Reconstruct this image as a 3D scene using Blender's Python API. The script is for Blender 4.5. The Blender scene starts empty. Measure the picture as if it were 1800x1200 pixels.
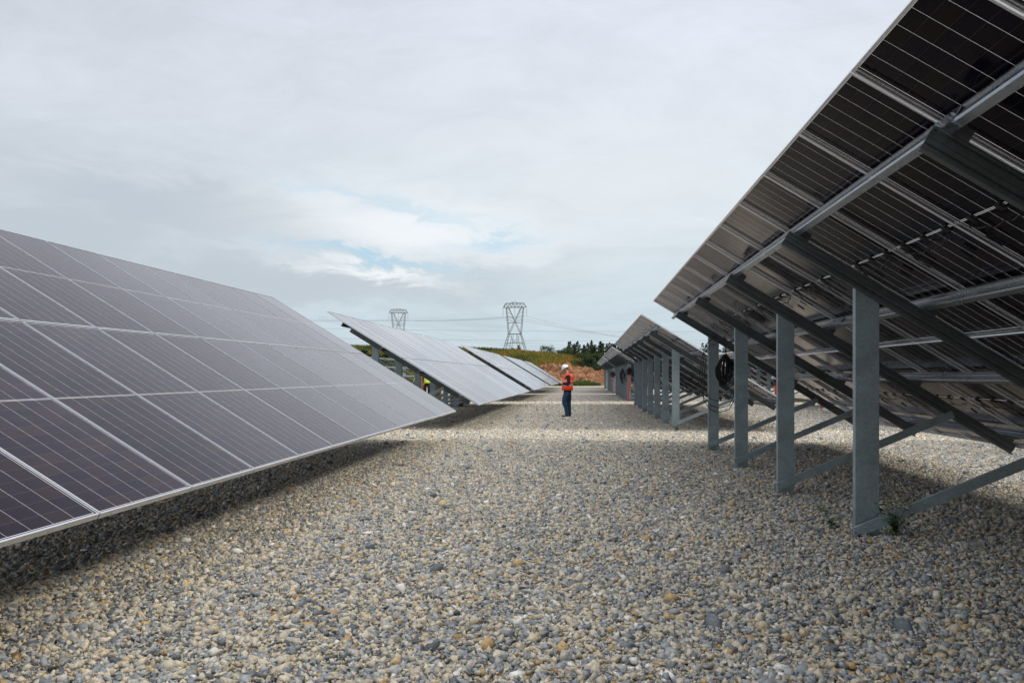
import bpy, bmesh, math, random
import numpy as np
from mathutils import Vector, Matrix, noise

C = bpy.context
S = C.scene
R_ = math.radians
random.seed(7)
rng = np.random.default_rng(11)

# ------------------------------------------------------------------ camera
CAMH = 1.38
YAW = 0.0811
cam_d = bpy.data.cameras.new('camera')
cam = bpy.data.objects.new('camera', cam_d)
S.collection.objects.link(cam)
cam.location = (0, 0, CAMH)
cam.rotation_euler = (R_(90), 0, YAW)
cam_d.sensor_width = 36
cam_d.lens = 1580 / 1800 * 36
cam_d.shift_y = 61 / 1800
cam_d.clip_start = 0.05
cam_d.clip_end = 6000
S.camera = cam
S.render.resolution_x = 1024
S.render.resolution_y = 682
S.view_settings.view_transform = 'Standard'
S.view_settings.look = 'None'
S.view_settings.exposure = 0.0
S.view_settings.gamma = 1

# ------------------------------------------------------------------ light
SUN_EL = R_(34)
SUN_AZ = R_(-16)                      # from +X towards -Y
sd = Vector((math.cos(SUN_EL) * math.cos(SUN_AZ), math.cos(SUN_EL) * math.sin(SUN_AZ), math.sin(SUN_EL)))
sun_d = bpy.data.lights.new('sun', 'SUN')
sun_d.energy = 2.2
sun_d.angle = R_(11)
sun_d.color = (1.0, 0.93, 0.82)
sun = bpy.data.objects.new('sun', sun_d)
S.collection.objects.link(sun)
sun.rotation_euler = sd.to_track_quat('Z', 'Y').to_euler()

world = bpy.data.worlds.new('World')
S.world = world
world.use_nodes = True
nt = world.node_tree
nt.nodes.clear()


class NG:
    """small helper around a node tree"""
    def __init__(s, t): s.t = t

    def n(s, typ, **kw):
        nd = s.t.nodes.new(typ)
        for k, v in kw.items():
            if k.startswith('i_'):
                key = k[2:]
                nd.inputs[int(key) if key.isdigit() else key.replace('_', ' ')].default_value = v
            else:
                setattr(nd, k, v)
        return nd

    def l(s, a, b): s.t.links.new(a, b)

    def m(s, op, a, b=None, c=None, clamp=False):
        nd = s.t.nodes.new('ShaderNodeMath'); nd.operation = op; nd.use_clamp = clamp
        for i, v in enumerate((a, b, c)):
            if v is None: continue
            if isinstance(v, (int, float)): nd.inputs[i].default_value = v
            else: s.l(v, nd.inputs[i])
        return nd.outputs[0]

    def mix(s, f, a, b, bt='MIX'):
        nd = s.t.nodes.new('ShaderNodeMix'); nd.data_type = 'RGBA'; nd.blend_type = bt
        for i, v in ((0, f), (6, a), (7, b)):
            if isinstance(v, (int, float)): nd.inputs[i].default_value = v
            elif isinstance(v, tuple): nd.inputs[i].default_value = (*v, 1) if len(v) == 3 else v
            else: s.l(v, nd.inputs[i])
        return nd.outputs[2]

    def ramp(s, fac, stops, interp='LINEAR'):
        nd = s.t.nodes.new('ShaderNodeValToRGB'); cr = nd.color_ramp; cr.interpolation = interp
        while len(cr.elements) < len(stops): cr.elements.new(0.5)
        for e, (p, c) in zip(cr.elements, stops):
            e.position = p
            e.color = (c, c, c, 1) if isinstance(c, (int, float)) else (*c, 1)
        s.l(fac, nd.inputs[0])
        return nd.outputs[0]

    def noise(s, vec, scale, detail=4, rough=0.55, dist=0.0, out=0):
        nd = s.n('ShaderNodeTexNoise'); nd.inputs['Scale'].default_value = scale
        nd.inputs['Detail'].default_value = detail; nd.inputs['Roughness'].default_value = rough
        nd.inputs['Distortion'].default_value = dist
        if vec is not None: s.l(vec, nd.inputs['Vector'])
        return nd.outputs[out]


g = NG(nt)
tc = g.n('ShaderNodeTexCoord')
sky = g.n('ShaderNodeTexSky', sky_type='NISHITA', sun_disc=False)
sky.sun_elevation = SUN_EL
sky.sun_rotation = R_(90) - SUN_AZ
sky.air_density = 1.0; sky.dust_density = 1.5; sky.ozone_density = 1.0
sep = g.n('ShaderNodeSeparateXYZ'); g.l(tc.outputs['Generated'], sep.inputs[0])
dx, dy, dz = sep.outputs
az = g.m('ARCTAN2', dx, dy)                       # 0 = down the aisle, negative = left
el = g.m('ARCSINE', dz)
zz = g.m('ADD', g.m('MAXIMUM', dz, 0.0), 0.09)
px = g.m('DIVIDE', dx, zz); py = g.m('DIVIDE', dy, zz)
cb = g.n('ShaderNodeCombineXYZ'); g.l(px, cb.inputs[0]); g.l(py, cb.inputs[1])
planar = cb.outputs[0]
cb2 = g.n('ShaderNodeCombineXYZ'); g.l(g.m('MULTIPLY', az, 3.0), cb2.inputs[0]); g.l(g.m('MULTIPLY', el, 9.0), cb2.inputs[1])
streak = cb2.outputs[0]
n1 = g.noise(planar, 0.55, 9, 0.62, 0.8)
n2 = g.noise(streak, 1.8, 9, 0.66, 0.8)
n3 = g.noise(streak, 4.5, 8, 0.66, 0.5)
warpa = g.m('ADD', az, g.m('MULTIPLY', g.m('SUBTRACT', n2, 0.5), 0.12))
warpe = g.m('ADD', el, g.m('MULTIPLY', g.m('SUBTRACT', n3, 0.5), 0.075))


def blob(a, e, ra, re, tilt=0.0, sharp=1.0):
    """soft elliptical patch of cloud at azimuth a, elevation e (radians)"""
    da = g.m('SUBTRACT', warpa, a); de = g.m('SUBTRACT', warpe, e)
    if tilt: de = g.m('SUBTRACT', de, g.m('MULTIPLY', da, tilt))
    q = g.m('ADD', g.m('POWER', g.m('DIVIDE', g.m('ABSOLUTE', da), ra), 2.0), g.m('POWER', g.m('DIVIDE', g.m('ABSOLUTE', de), re), 2.0))
    if sharp != 1.0: q = g.m('POWER', q, sharp)
    return g.m('EXPONENT', g.m('MULTIPLY', q, -1.0))


# overcast base: paler high up, blue-grey towards the horizon
base = g.ramp(el, [(0.0, (0.60, 0.72, 0.79)), (0.06, (0.62, 0.73, 0.80)), (0.16, (0.71, 0.78, 0.84)),
                   (0.28, (0.76, 0.81, 0.88)), (0.42, (0.76, 0.81, 0.90)), (0.70, (0.85, 0.90, 0.99)), (1.0, (2.0, 2.05, 2.15))])
mod = g.ramp(n1, [(0.35, 0.90), (0.5, 1.0), (0.65, 1.06)])
col = g.mix(1.0, base, mod, 'MULTIPLY')
mod2 = g.ramp(n2, [(0.3, 0.93), (0.7, 1.05)])
col = g.mix(1.0, col, g.ramp(g.m('ADD', g.m('MULTIPLY', az, 0.5), 0.5), [(0.2, 0.93), (0.75, 1.10)]), 'MULTIPLY')
col = g.mix(1.0, col, mod2, 'MULTIPLY')
# grey cloud bank low on the left, dark streak
dark = g.m('MAXIMUM', blob(-0.42, 0.172, 0.17, 0.030, -0.10, 2.0), g.m('MULTIPLY', blob(-0.36, 0.105, 0.30, 0.030, 0, 1.6), 0.95))
dark = g.m('MAXIMUM', dark, g.m('MULTIPLY', blob(-0.60, 0.14, 0.25, 0.03, 0, 1.5), 0.85))
dark = g.m('MAXIMUM', dark, g.m('MULTIPLY', blob(-0.12, 0.108, 0.12, 0.011, 0.12, 1.6), 0.8))
col = g.mix(g.m('MULTIPLY', dark, 0.9), col, (0.53, 0.59, 0.655))
# bright cumulus edge and the blue gap
white = g.m('MAXIMUM', blob(-0.17, 0.160, 0.17, 0.040, -0.05), g.m('MULTIPLY', blob(-0.235, 0.113, 0.085, 0.009, -0.12), 1.0))
white = g.m('MAXIMUM', white, g.m('MULTIPLY', blob(0.04, 0.21, 0.20, 0.06), 0.45))
col = g.mix(g.m('MULTIPLY', white, 0.95), col, (0.94, 0.98, 1.0))
blue = g.m('MAXIMUM', blob(-0.243, 0.129, 0.095, 0.0062, -0.15), g.m('MULTIPLY', blob(-0.10, 0.148, 0.05, 0.010, 0.1), 0.7))
blue = g.m('MAXIMUM', blue, g.m('MULTIPLY', blob(-0.20, 0.185, 0.12, 0.008, -0.2), 0.5))
cloudy = g.mix(g.m('MULTIPLY', blue, 0.85), col, (0.47, 0.70, 0.86))
# thin cloud glow round the veiled sun
vd = g.n('ShaderNodeVectorMath', operation='DOT_PRODUCT'); g.l(tc.outputs['Generated'], vd.inputs[0]); vd.inputs[1].default_value = sd
glow = g.m('POWER', g.m('MAXIMUM', vd.outputs['Value'], 0.0), 5.0)
cloudy = g.mix(g.m('MULTIPLY', glow, 0.85), cloudy, (3.6, 3.3, 2.8))
# world strength stays at 0.1: cloud radiance is scaled to suit, the Nishita sky shows through thinly
sc = g.n('ShaderNodeVectorMath', operation='SCALE'); g.l(cloudy, sc.inputs[0]); sc.inputs['Scale'].default_value = 10.0
final = g.mix(0.92, sky.outputs[0], sc.outputs[0])
bg = g.n('ShaderNodeBackground'); bg.inputs['Strength'].default_value = 0.1
g.l(final, bg.inputs['Color'])
wo = g.n('ShaderNodeOutputWorld'); g.l(bg.outputs[0], wo.inputs[0])

# ------------------------------------------------------------------ helpers
COL = S.collection


def link(o, parent=None):
    COL.objects.link(o)
    if parent is not None: o.parent = parent
    return o


def tag(o, label=None, cat=None, group=None, kind=None):
    if label: o['label'] = label
    if cat: o['category'] = cat
    if group: o['group'] = group
    if kind: o['kind'] = kind
    return o


def empty(name, loc=(0, 0, 0), rz=0.0):
    o = bpy.data.objects.new(name, None)
    o.location = loc; o.rotation_euler = (0, 0, rz)
    o.empty_display_size = 0.2
    return link(o)


def newmat(name):
    m = bpy.data.materials.new(name); m.use_nodes = True
    m.node_tree.nodes.clear()
    h = NG(m.node_tree)
    out = h.n('ShaderNodeOutputMaterial')
    return m, h, out


def principled(h, out, **kw):
    p = h.n('ShaderNodeBsdfPrincipled')
    for k, v in kw.items():
        key = k.replace('_', ' ')
        key = {'Base Color': 'Base Color', 'Specular': 'Specular IOR Level', 'Coat': 'Coat Weight'}.get(key, key)
        if isinstance(v, tuple): v = (*v, 1)
        p.inputs[key].default_value = v
    h.l(p.outputs[0], out.inputs[0])
    return p


def simple(name, col, rough=0.6, metal=0.0, var=0.15, vscale=8.0, bump=0.0, spec=0.5):
    m, h, out = newmat(name)
    p = principled(h, out, Roughness=rough, Metallic=metal, Specular=spec)
    t = h.n('ShaderNodeTexCoord')
    nz = h.noise(t.outputs['Object'], vscale, 5, 0.6)
    f = h.ramp(nz, [(0.3, 1 - var), (0.7, 1 + var)])
    h.l(h.mix(1.0, tuple(col), f, 'MULTIPLY'), p.inputs['Base Color'])
    if bump:
        b = h.n('ShaderNodeBump'); b.inputs['Strength'].default_value = bump; b.inputs['Distance'].default_value = 0.02
        h.l(nz, b.inputs['Height']); h.l(b.outputs[0], p.inputs['Normal'])
    return m


def mesh_obj(name, verts, faces, mat, parent=None, attrs=None, smooth=False):
    me = bpy.data.meshes.new(name)
    me.from_pydata([tuple(v) for v in verts], [], [tuple(f) for f in faces])
    me.materials.append(mat)
    if attrs:
        for k, vals in attrs.items():
            a = me.attributes.new(k, 'FLOAT', 'FACE'); a.data.foreach_set('value', np.asarray(vals, dtype=np.float32))
    if smooth: me.polygons.foreach_set('use_smooth', [True] * len(me.polygons))
    me.update()
    return link(bpy.data.objects.new(name, me), parent)


def fast_mesh(name, V, F, mat, face_attr=None):
    """V (n,3), F (m,k) arrays"""
    me = bpy.data.meshes.new(name)
    V = np.asarray(V, dtype=np.float32); F = np.asarray(F, dtype=np.int32)
    me.vertices.add(len(V)); me.vertices.foreach_set('co', V.ravel())
    m, k = F.shape
    me.loops.add(m * k); me.loops.foreach_set('vertex_index', F.ravel())
    me.polygons.add(m)
    me.polygons.foreach_set('loop_start', np.arange(0, m * k, k, dtype=np.int32))
    me.polygons.foreach_set('loop_total', np.full(m, k, dtype=np.int32))
    me.update(calc_edges=True)
    if face_attr:
        for kk, vals in face_attr.items():
            a = me.attributes.new(kk, 'FLOAT', 'FACE'); a.data.foreach_set('value', np.asarray(vals, dtype=np.float32))
    me.materials.append(mat)
    return me


class MB:
    """collects shapes into one mesh"""
    def __init__(s): s.v = []; s.f = []

    def box(s, x0, x1, y0, y1, z0, z1):
        b = len(s.v)
        s.v += [(x, y, z) for z in (z0, z1) for y in (y0, y1) for x in (x0, x1)]
        s.f += [(b, b + 2, b + 3, b + 1), (b + 4, b + 5, b + 7, b + 6), (b, b + 1, b + 5, b + 4),
                (b + 2, b + 6, b + 7, b + 3), (b, b + 4, b + 6, b + 2), (b + 1, b + 3, b + 7, b + 5)]

    def profile(s, path, th, fn, a, b):
        """thicken an open 2D path and run it from a to b; fn(u, w, t) -> xyz"""
        pts = [Vector(p) for p in path]
        offs = []
        for i, p in enumerate(pts):
            ds = []
            if i > 0: ds.append((p - pts[i - 1]).normalized())
            if i < len(pts) - 1: ds.append((pts[i + 1] - p).normalized())
            ns = [Vector((-d.y, d.x)) for d in ds]
            n = sum(ns, Vector((0, 0)))
            n = n / max(n.length, 1e-6)
            c = max(0.4, n.dot(ns[0]))
            offs.append(n * (th / c))
        base = len(s.v); k = len(pts)
        for t in (a, b):
            for p in pts: s.v.append(fn(p.x, p.y, t))
            for p, o in zip(pts, offs): s.v.append(fn(p.x + o.x, p.y + o.y, t))
        A, A2, B, B2 = base, base + k, base + 2 * k, base + 3 * k
        for i in range(k - 1):
            s.f += [(A + i, A + i + 1, B + i + 1, B + i), (A2 + i + 1, A2 + i, B2 + i, B2 + i + 1),
                    (A + i + 1, A + i, A2 + i, A2 + i + 1), (B + i, B + i + 1, B2 + i + 1, B2 + i)]
        s.f += [(A, B, B2, A2), (A + k - 1, A2 + k - 1, B2 + k - 1, B + k - 1)]

    def tube(s, pts, r, n=6, closed=False, r_end=None):
        pts = [Vector(p) for p in pts]; base = len(s.v); m = len(pts)
        up = None
        for i, p in enumerate(pts):
            if closed: d = pts[(i + 1) % m] - pts[i - 1]
            else: d = pts[min(i + 1, m - 1)] - pts[max(i - 1, 0)]
            d.normalize()
            if up is None: up = d.orthogonal().normalized()
            up = (up - d * up.dot(d));
            if up.length < 1e-5: up = d.orthogonal()
            up.normalize(); sd_ = d.cross(up)
            rr = r if r_end is None else r + (r_end - r) * i / max(1, m - 1)
            for j in range(n):
                a = 2 * math.pi * j / n
                s.v.append(tuple(p + up * (math.cos(a) * rr) + sd_ * (math.sin(a) * rr)))
        for i in range(m if closed else m - 1):
            i2 = (i + 1) % m
            for j in range(n):
                j2 = (j + 1) % n
                s.f.append((base + i * n + j, base + i * n + j2, base + i2 * n + j2, base + i2 * n + j))
        if not closed:
            s.f.append(tuple(base + j for j in range(n - 1, -1, -1)))
            s.f.append(tuple(base + (m - 1) * n + j for j in range(n)))

    def bar(s, a, b, w):
        """square strut"""
        s.tube([a, b], w * 0.7, 4)

    def loft(s, rings, n=16, cap=True):
        """rings: (z, cx, cy, rx, ry)"""
        base = len(s.v)
        for (z, cx, cy, rx, ry) in rings:
            for j in range(n):
                a = 2 * math.pi * j / n
                s.v.append((cx + math.cos(a) * rx, cy + math.sin(a) * ry, z))
        for i in range(len(rings) - 1):
            for j in range(n):
                j2 = (j + 1) % n
                s.f.append((base + i * n + j, base + i * n + j2, base + (i + 1) * n + j2, base + (i + 1) * n + j))
        if cap:
            s.f.append(tuple(base + j for j in range(n - 1, -1, -1)))
            s.f.append(tuple(base + (len(rings) - 1) * n + j for j in range(n)))

    def mesh(s, name, mat):
        me = bpy.data.meshes.new(name); me.from_pydata(s.v, [], s.f); me.materials.append(mat); me.update()
        return me

    def build(s, name, mat, parent=None, smooth=False):
        me = s.mesh(name, mat)
        if smooth: me.polygons.foreach_set('use_smooth', [True] * len(me.polygons))
        return link(bpy.data.objects.new(name, me), parent)


# ------------------------------------------------------------------ materials
def galv(name, tint=(0.36, 0.40, 0.42), rough=0.42, metal=0.75, lo=0.62, hi=1.45, bump=0.1):
    m, h, out = newmat(name)
    p = principled(h, out, Metallic=metal)
    t = h.n('ShaderNodeTexCoord')
    oi = h.n('ShaderNodeObjectInfo')
    add = h.n('ShaderNodeVectorMath', operation='ADD'); h.l(t.outputs['Object'], add.inputs[0])
    rr = h.m('MULTIPLY', oi.outputs['Random'], 37.0)
    cc = h.n('ShaderNodeCombineXYZ'); h.l(rr, cc.inputs[0]); h.l(rr, cc.inputs[2]); h.l(cc.outputs[0], add.inputs[1])
    vec = add.outputs[0]
    vor = h.n('ShaderNodeTexVoronoi'); vor.inputs['Scale'].default_value = 70; h.l(vec, vor.inputs['Vector'])
    sp = h.n('ShaderNodeSeparateColor'); h.l(vor.outputs['Color'], sp.inputs[0])
    big = h.noise(vec, 2.6, 6, 0.65, 1.0)
    fine = h.noise(vec, 30, 4, 0.7)
    f = h.m('ADD', h.m('MULTIPLY', big, 0.74), h.m('ADD', h.m('MULTIPLY', sp.outputs[0], 0.14), h.m('MULTIPLY', fine, 0.12)))
    c = h.ramp(f, [(0.30, tuple(x * lo for x in tint)), (0.5, tint), (0.70, tuple(min(1, x * hi) for x in tint))])
    h.l(c, p.inputs['Base Color'])
    r = h.ramp(f, [(0.3, rough - 0.1), (0.7, rough + 0.14)])
    h.l(r, p.inputs['Roughness'])
    b = h.n('ShaderNodeBump'); b.inputs['Strength'].default_value = bump; b.inputs['Distance'].default_value = 0.003
    h.l(fine, b.inputs['Height']); h.l(b.outputs[0], p.inputs['Normal'])
    return m


M_post = galv('galvanised_post', (0.30, 0.365, 0.39), 0.5, 0.5, 0.7, 1.32)
M_rail = galv('galvanised_rail', (0.46, 0.50, 0.55), 0.30, 0.95, 0.93, 1.07, 0.0)
M_raft = galv('rafter_steel', (0.14, 0.155, 0.16), 0.40, 0.6, 0.8, 1.2, 0.04)  # galvanised like the rest, with the shade under the panels put into its colour
M_alu = simple('anodised_aluminium', (0.80, 0.81, 0.84), 0.27, 1.0, 0.04, 3)
M_bolt = simple('bolt_steel', (0.45, 0.44, 0.42), 0.35, 0.9, 0.1, 40)
M_black = simple('black_rubber', (0.012, 0.012, 0.014), 0.45, 0, 0.2, 30)
M_red = simple('red_conduit', (0.62, 0.035, 0.02), 0.45, 0, 0.12, 12)

# cells: dark silicon under textured glass, pale glazing lines between the cell strings
M_cell, h, out = newmat('cell_glass')
uv = h.n('ShaderNodeTexCoord')
sp = h.n('ShaderNodeSeparateXYZ'); h.l(uv.outputs['Object'], sp.inputs[0])
vx, uy = sp.outputs[0], sp.outputs[1]          # x down the panel (2.278), y across it (1.134)
ucol = h.m('DIVIDE', h.m('SUBTRACT', uy, 0.0225), 0.1825)
fr = h.m('FRACT', h.m('ADD', ucol, 0.5))
dl = h.m('ABSOLUTE', h.m('SUBTRACT', fr, 0.5))
line_u = h.m('LESS_THAN', dl, 0.0056)
hc = h.m('ABSOLUTE', h.m('SUBTRACT', vx, 1.14))
line_c = h.m('LESS_THAN', h.m('ABSOLUTE', h.m('SUBTRACT', hc, 0.0055)), 0.0016)
edge_u = h.m('LESS_THAN', h.m('ABSOLUTE', h.m('SUBTRACT', h.m('ABSOLUTE', h.m('SUBTRACT', uy, 0.57)), 0.549)), 0.0016)
edge_v = h.m('LESS_THAN', h.m('ABSOLUTE', h.m('SUBTRACT', h.m('ABSOLUTE', h.m('SUBTRACT', vx, 1.14)), 1.118)), 0.0016)
inside = h.m('MULTIPLY', h.m('LESS_THAN', h.m('ABSOLUTE', h.m('SUBTRACT', uy, 0.57)), 0.5506), h.m('LESS_THAN', h.m('ABSOLUTE', h.m('SUBTRACT', vx, 1.14)), 1.1196))
lines = h.m('MULTIPLY', inside, h.m('MAXIMUM', h.m('MAXIMUM', line_u, line_c), h.m('MAXIMUM', edge_u, edge_v)))
row = h.m('DIVIDE', h.m('SUBTRACT', hc, 0.008), 0.0932)
frr = h.m('ABSOLUTE', h.m('SUBTRACT', h.m('FRACT', h.m('ADD', row, 0.5)), 0.5))
line_r = h.m('LESS_THAN', frr, 0.013)
fing = h.m('LESS_THAN', h.m('ABSOLUTE', h.m('SUBTRACT', h.m('FRACT', h.m('MULTIPLY', ucol, 10.0)), 0.5)), 0.06)
oi = h.n('ShaderNodeObjectInfo')
# each cell a slightly different blue-violet
cellid = h.n('ShaderNodeCombineXYZ')
h.l(h.m('FLOOR', ucol), cellid.inputs[0]); h.l(h.m('FLOOR', row), cellid.inputs[1]); h.l(h.m('MULTIPLY', oi.outputs['Random'], 91.0), cellid.inputs[2])
wn = h.n('ShaderNodeTexWhiteNoise'); h.l(cellid.outputs[0], wn.inputs['Vector'])
cellc = h.ramp(wn.outputs['Value'], [(0.0, (0.0045, 0.0034, 0.0105)), (0.5, (0.0075, 0.0042, 0.0105)), (1.0, (0.013, 0.0070, 0.0095))])
ov = h.ramp(oi.outputs['Random'], [(0.0, 0.8), (1.0, 1.3)])
cellc = h.mix(1.0, cellc, ov, 'MULTIPLY')
cellc = h.mix(h.m('MULTIPLY', fing, 0.05), cellc, (0.14, 0.14, 0.16))
cellc = h.mix(h.m('MULTIPLY', line_r, 0.15), cellc, (0.2, 0.2, 0.22))
dustn = h.noise(uv.outputs['Object'], 3.0, 6, 0.7)
dust = h.ramp(dustn, [(0.4, 0.0), (0.8, 0.02)])
cellc = h.mix(dust, cellc, (0.30, 0.27, 0.23))
basec = h.mix(lines, cellc, (0.62, 0.63, 0.66))
P = h.n('ShaderNodeBsdfPrincipled'); P.inputs['Roughness'].default_value = 0.6; P.inputs['Specular IOR Level'].default_value = 0.0
h.l(basec, P.inputs['Base Color'])
# anti-reflective glass: almost no mirror image face on, a strong one at a grazing angle
lw = h.n('ShaderNodeLayerWeight'); lw.inputs['Blend'].default_value = 0.5
refl = h.m('MULTIPLY', h.m('POWER', lw.outputs['Facing'], 6.7), 1.33, clamp=True)
refl = h.m('ADD', h.m('MULTIPLY', refl, 0.985), 0.006)
gl = h.n('ShaderNodeBsdfGlossy')
h.l(h.ramp(dustn, [(0.3, 0.09), (0.7, 0.16)]), gl.inputs['Roughness'])
h.l(h.ramp(oi.outputs['Random'], [(0.0, (0.90, 0.865, 0.885)), (1.0, (1.0, 0.975, 0.99))]), gl.inputs['Color'])
gmix = h.n('ShaderNodeMixShader'); h.l(refl, gmix.inputs[0]); h.l(P.outputs[0], gmix.inputs[1]); h.l(gl.outputs[0], gmix.inputs[2])
tr = h.n('ShaderNodeBsdfTranslucent'); tr.inputs['Color'].default_value = (0.8, 0.82, 0.85, 1)
ms = h.n('ShaderNodeMixShader')
h.l(h.m('MULTIPLY', lines, 0.22), ms.inputs[0]); h.l(gmix.outputs[0], ms.inputs[1]); h.l(tr.outputs[0], ms.inputs[2])
h.l(ms.outputs[0], out.inputs[0])

# ------------------------------------------------------------------ the ground
def gh(x, y):
    """gentle undulation of the gravel pad"""
    z = 0.025 * noise.noise(Vector((x * 0.25, y * 0.16, 3.1)))
    z += -0.04 * math.exp(-((y - 31) / 9) ** 2)
    z += 0.055 * math.exp(-((y - 7.4) / 2.2) ** 2 - ((x - 2.4) / 1.2) ** 2)
    z += -0.03 * math.exp(-((y - 13.5) / 3) ** 2 - ((x - 2.4) / 2) ** 2)
    return z


STONE_RAMP = [(0.0, (0.115, 0.125, 0.135)), (0.10, (0.215, 0.235, 0.25)), (0.28, (0.31, 0.328, 0.34)), (0.45, (0.39, 0.395, 0.385)),
              (0.52, (0.47, 0.425, 0.335)), (0.72, (0.55, 0.475, 0.355)), (0.86, (0.62, 0.55, 0.43)), (0.93, (0.52, 0.385, 0.20)),
              (0.955, (0.40, 0.23, 0.10)), (0.967, (0.66, 0.63, 0.57)), (1.0, (0.72, 0.705, 0.66))]

M_stone, h, out = newmat('crushed_stone')
at = h.n('ShaderNodeAttribute', attribute_name='stone')
tcs = h.n('ShaderNodeTexCoord'); geo = h.n('ShaderNodeNewGeometry')
patch = h.noise(geo.outputs['Position'], 0.35, 3, 0.5)
# a little more cream in some patches of the spread, more blue-grey in others
shift = h.m('MULTIPLY', h.m('SUBTRACT', patch, 0.5), 0.28)
val = h.m('ADD', at.outputs['Fac'], shift, clamp=True)
c = h.ramp(val, STONE_RAMP)
mott = h.noise(tcs.outputs['Object'], 60, 4, 0.7)
c = h.mix(1.0, c, h.ramp(mott, [(0.3, 0.62), (0.5, 1.0), (0.7, 1.18)]), 'MULTIPLY')
P = principled(h, out, Roughness=0.85, Specular=0.25)
h.l(c, P.inputs['Base Color'])
bp = h.n('ShaderNodeBump'); bp.inputs['Strength'].default_value = 0.5; bp.inputs['Distance'].default_value = 0.004
h.l(mott, bp.inputs['Height']); h.l(bp.outputs[0], P.inputs['Normal'])

M_ground, h, out = newmat('gravel_ground')
geo = h.n('ShaderNodeNewGeometry')
pos = geo.outputs['Position']
sp = h.n('ShaderNodeSeparateXYZ'); h.l(pos, sp.inputs[0])
v1 = h.n('ShaderNodeTexVoronoi'); v1.inputs['Scale'].default_value = 24; h.l(pos, v1.inputs['Vector'])
spc = h.n('ShaderNodeSeparateColor'); h.l(v1.outputs['Color'], spc.inputs[0])
patch = h.noise(pos, 0.35, 3, 0.5)
val = h.m('ADD', spc.outputs[0], h.m('MULTIPLY', h.m('SUBTRACT', patch, 0.5), 0.28), clamp=True)
gc = h.ramp(val, STONE_RAMP)
gc = h.mix(1.0, gc, h.ramp(v1.outputs['Distance'], [(0.0, 1.0), (0.9, 0.45)]), 'MULTIPLY')
nb = h.noise(pos, 0.02, 5, 0.6)
earth = h.mix(h.ramp(nb, [(0.42, 0.0), (0.58, 1.0)]), (0.20, 0.115, 0.07), (0.07, 0.095, 0.03))
fine = h.noise(pos, 3.0, 5, 0.7)
earth = h.mix(1.0, earth, h.ramp(fine, [(0.3, 0.6), (0.7, 1.3)]), 'MULTIPLY')
wob = h.m('ADD', sp.outputs[1], h.m('MULTIPLY', h.m('SUBTRACT', h.noise(pos, 0.12, 3), 0.5), 8.0))
beyond = h.m('GREATER_THAN', wob, 128.0)
leftof = h.m('LESS_THAN', h.m('ADD', sp.outputs[0], h.m('MULTIPLY', h.noise(pos, 0.2, 3), 3.0)), -24.0)
gc = h.mix(h.m('MAXIMUM', beyond, leftof), gc, earth)
P = principled(h, out, Roughness=0.9, Specular=0.2)
h.l(gc, P.inputs['Base Color'])
bp = h.n('ShaderNodeBump'); bp.inputs['Strength'].default_value = 0.9; bp.inputs['Distance'].default_value = 0.03
h.l(h.m('MULTIPLY', v1.outputs['Distance'], -1.0), bp.inputs['Height']); h.l(bp.outputs[0], P.inputs['Normal'])

# one sheet out to the horizon, finer near the camera
xs = sorted(set([-3000, -1200, -500, -200, -100, -60] + [x * 1.0 for x in range(-40, 46)] + [60, 100, 200, 500, 1200, 3000]))
ys = sorted(set([-600, -100, -30] + [y * 1.0 for y in range(-10, 70)] + list(range(70, 140, 5)) + [160, 200, 300, 500, 900, 1600, 4000]))
gv = []; gf = []
for yy in ys:
    for xx in xs:
        z = (gh(xx, yy) - 0.012) if (-41 < xx < 46 and -11 < yy < 80) else -0.012
        gv.append((xx, yy, z))
nx = len(xs)
for j in range(len(ys) - 1):
    for i in range(nx - 1):
        gf.append((j * nx + i, j * nx + i + 1, (j + 1) * nx + i + 1, (j + 1) * nx + i))
o = mesh_obj('ground', gv, gf, M_ground, smooth=True); tag(o, kind='structure')


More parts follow.
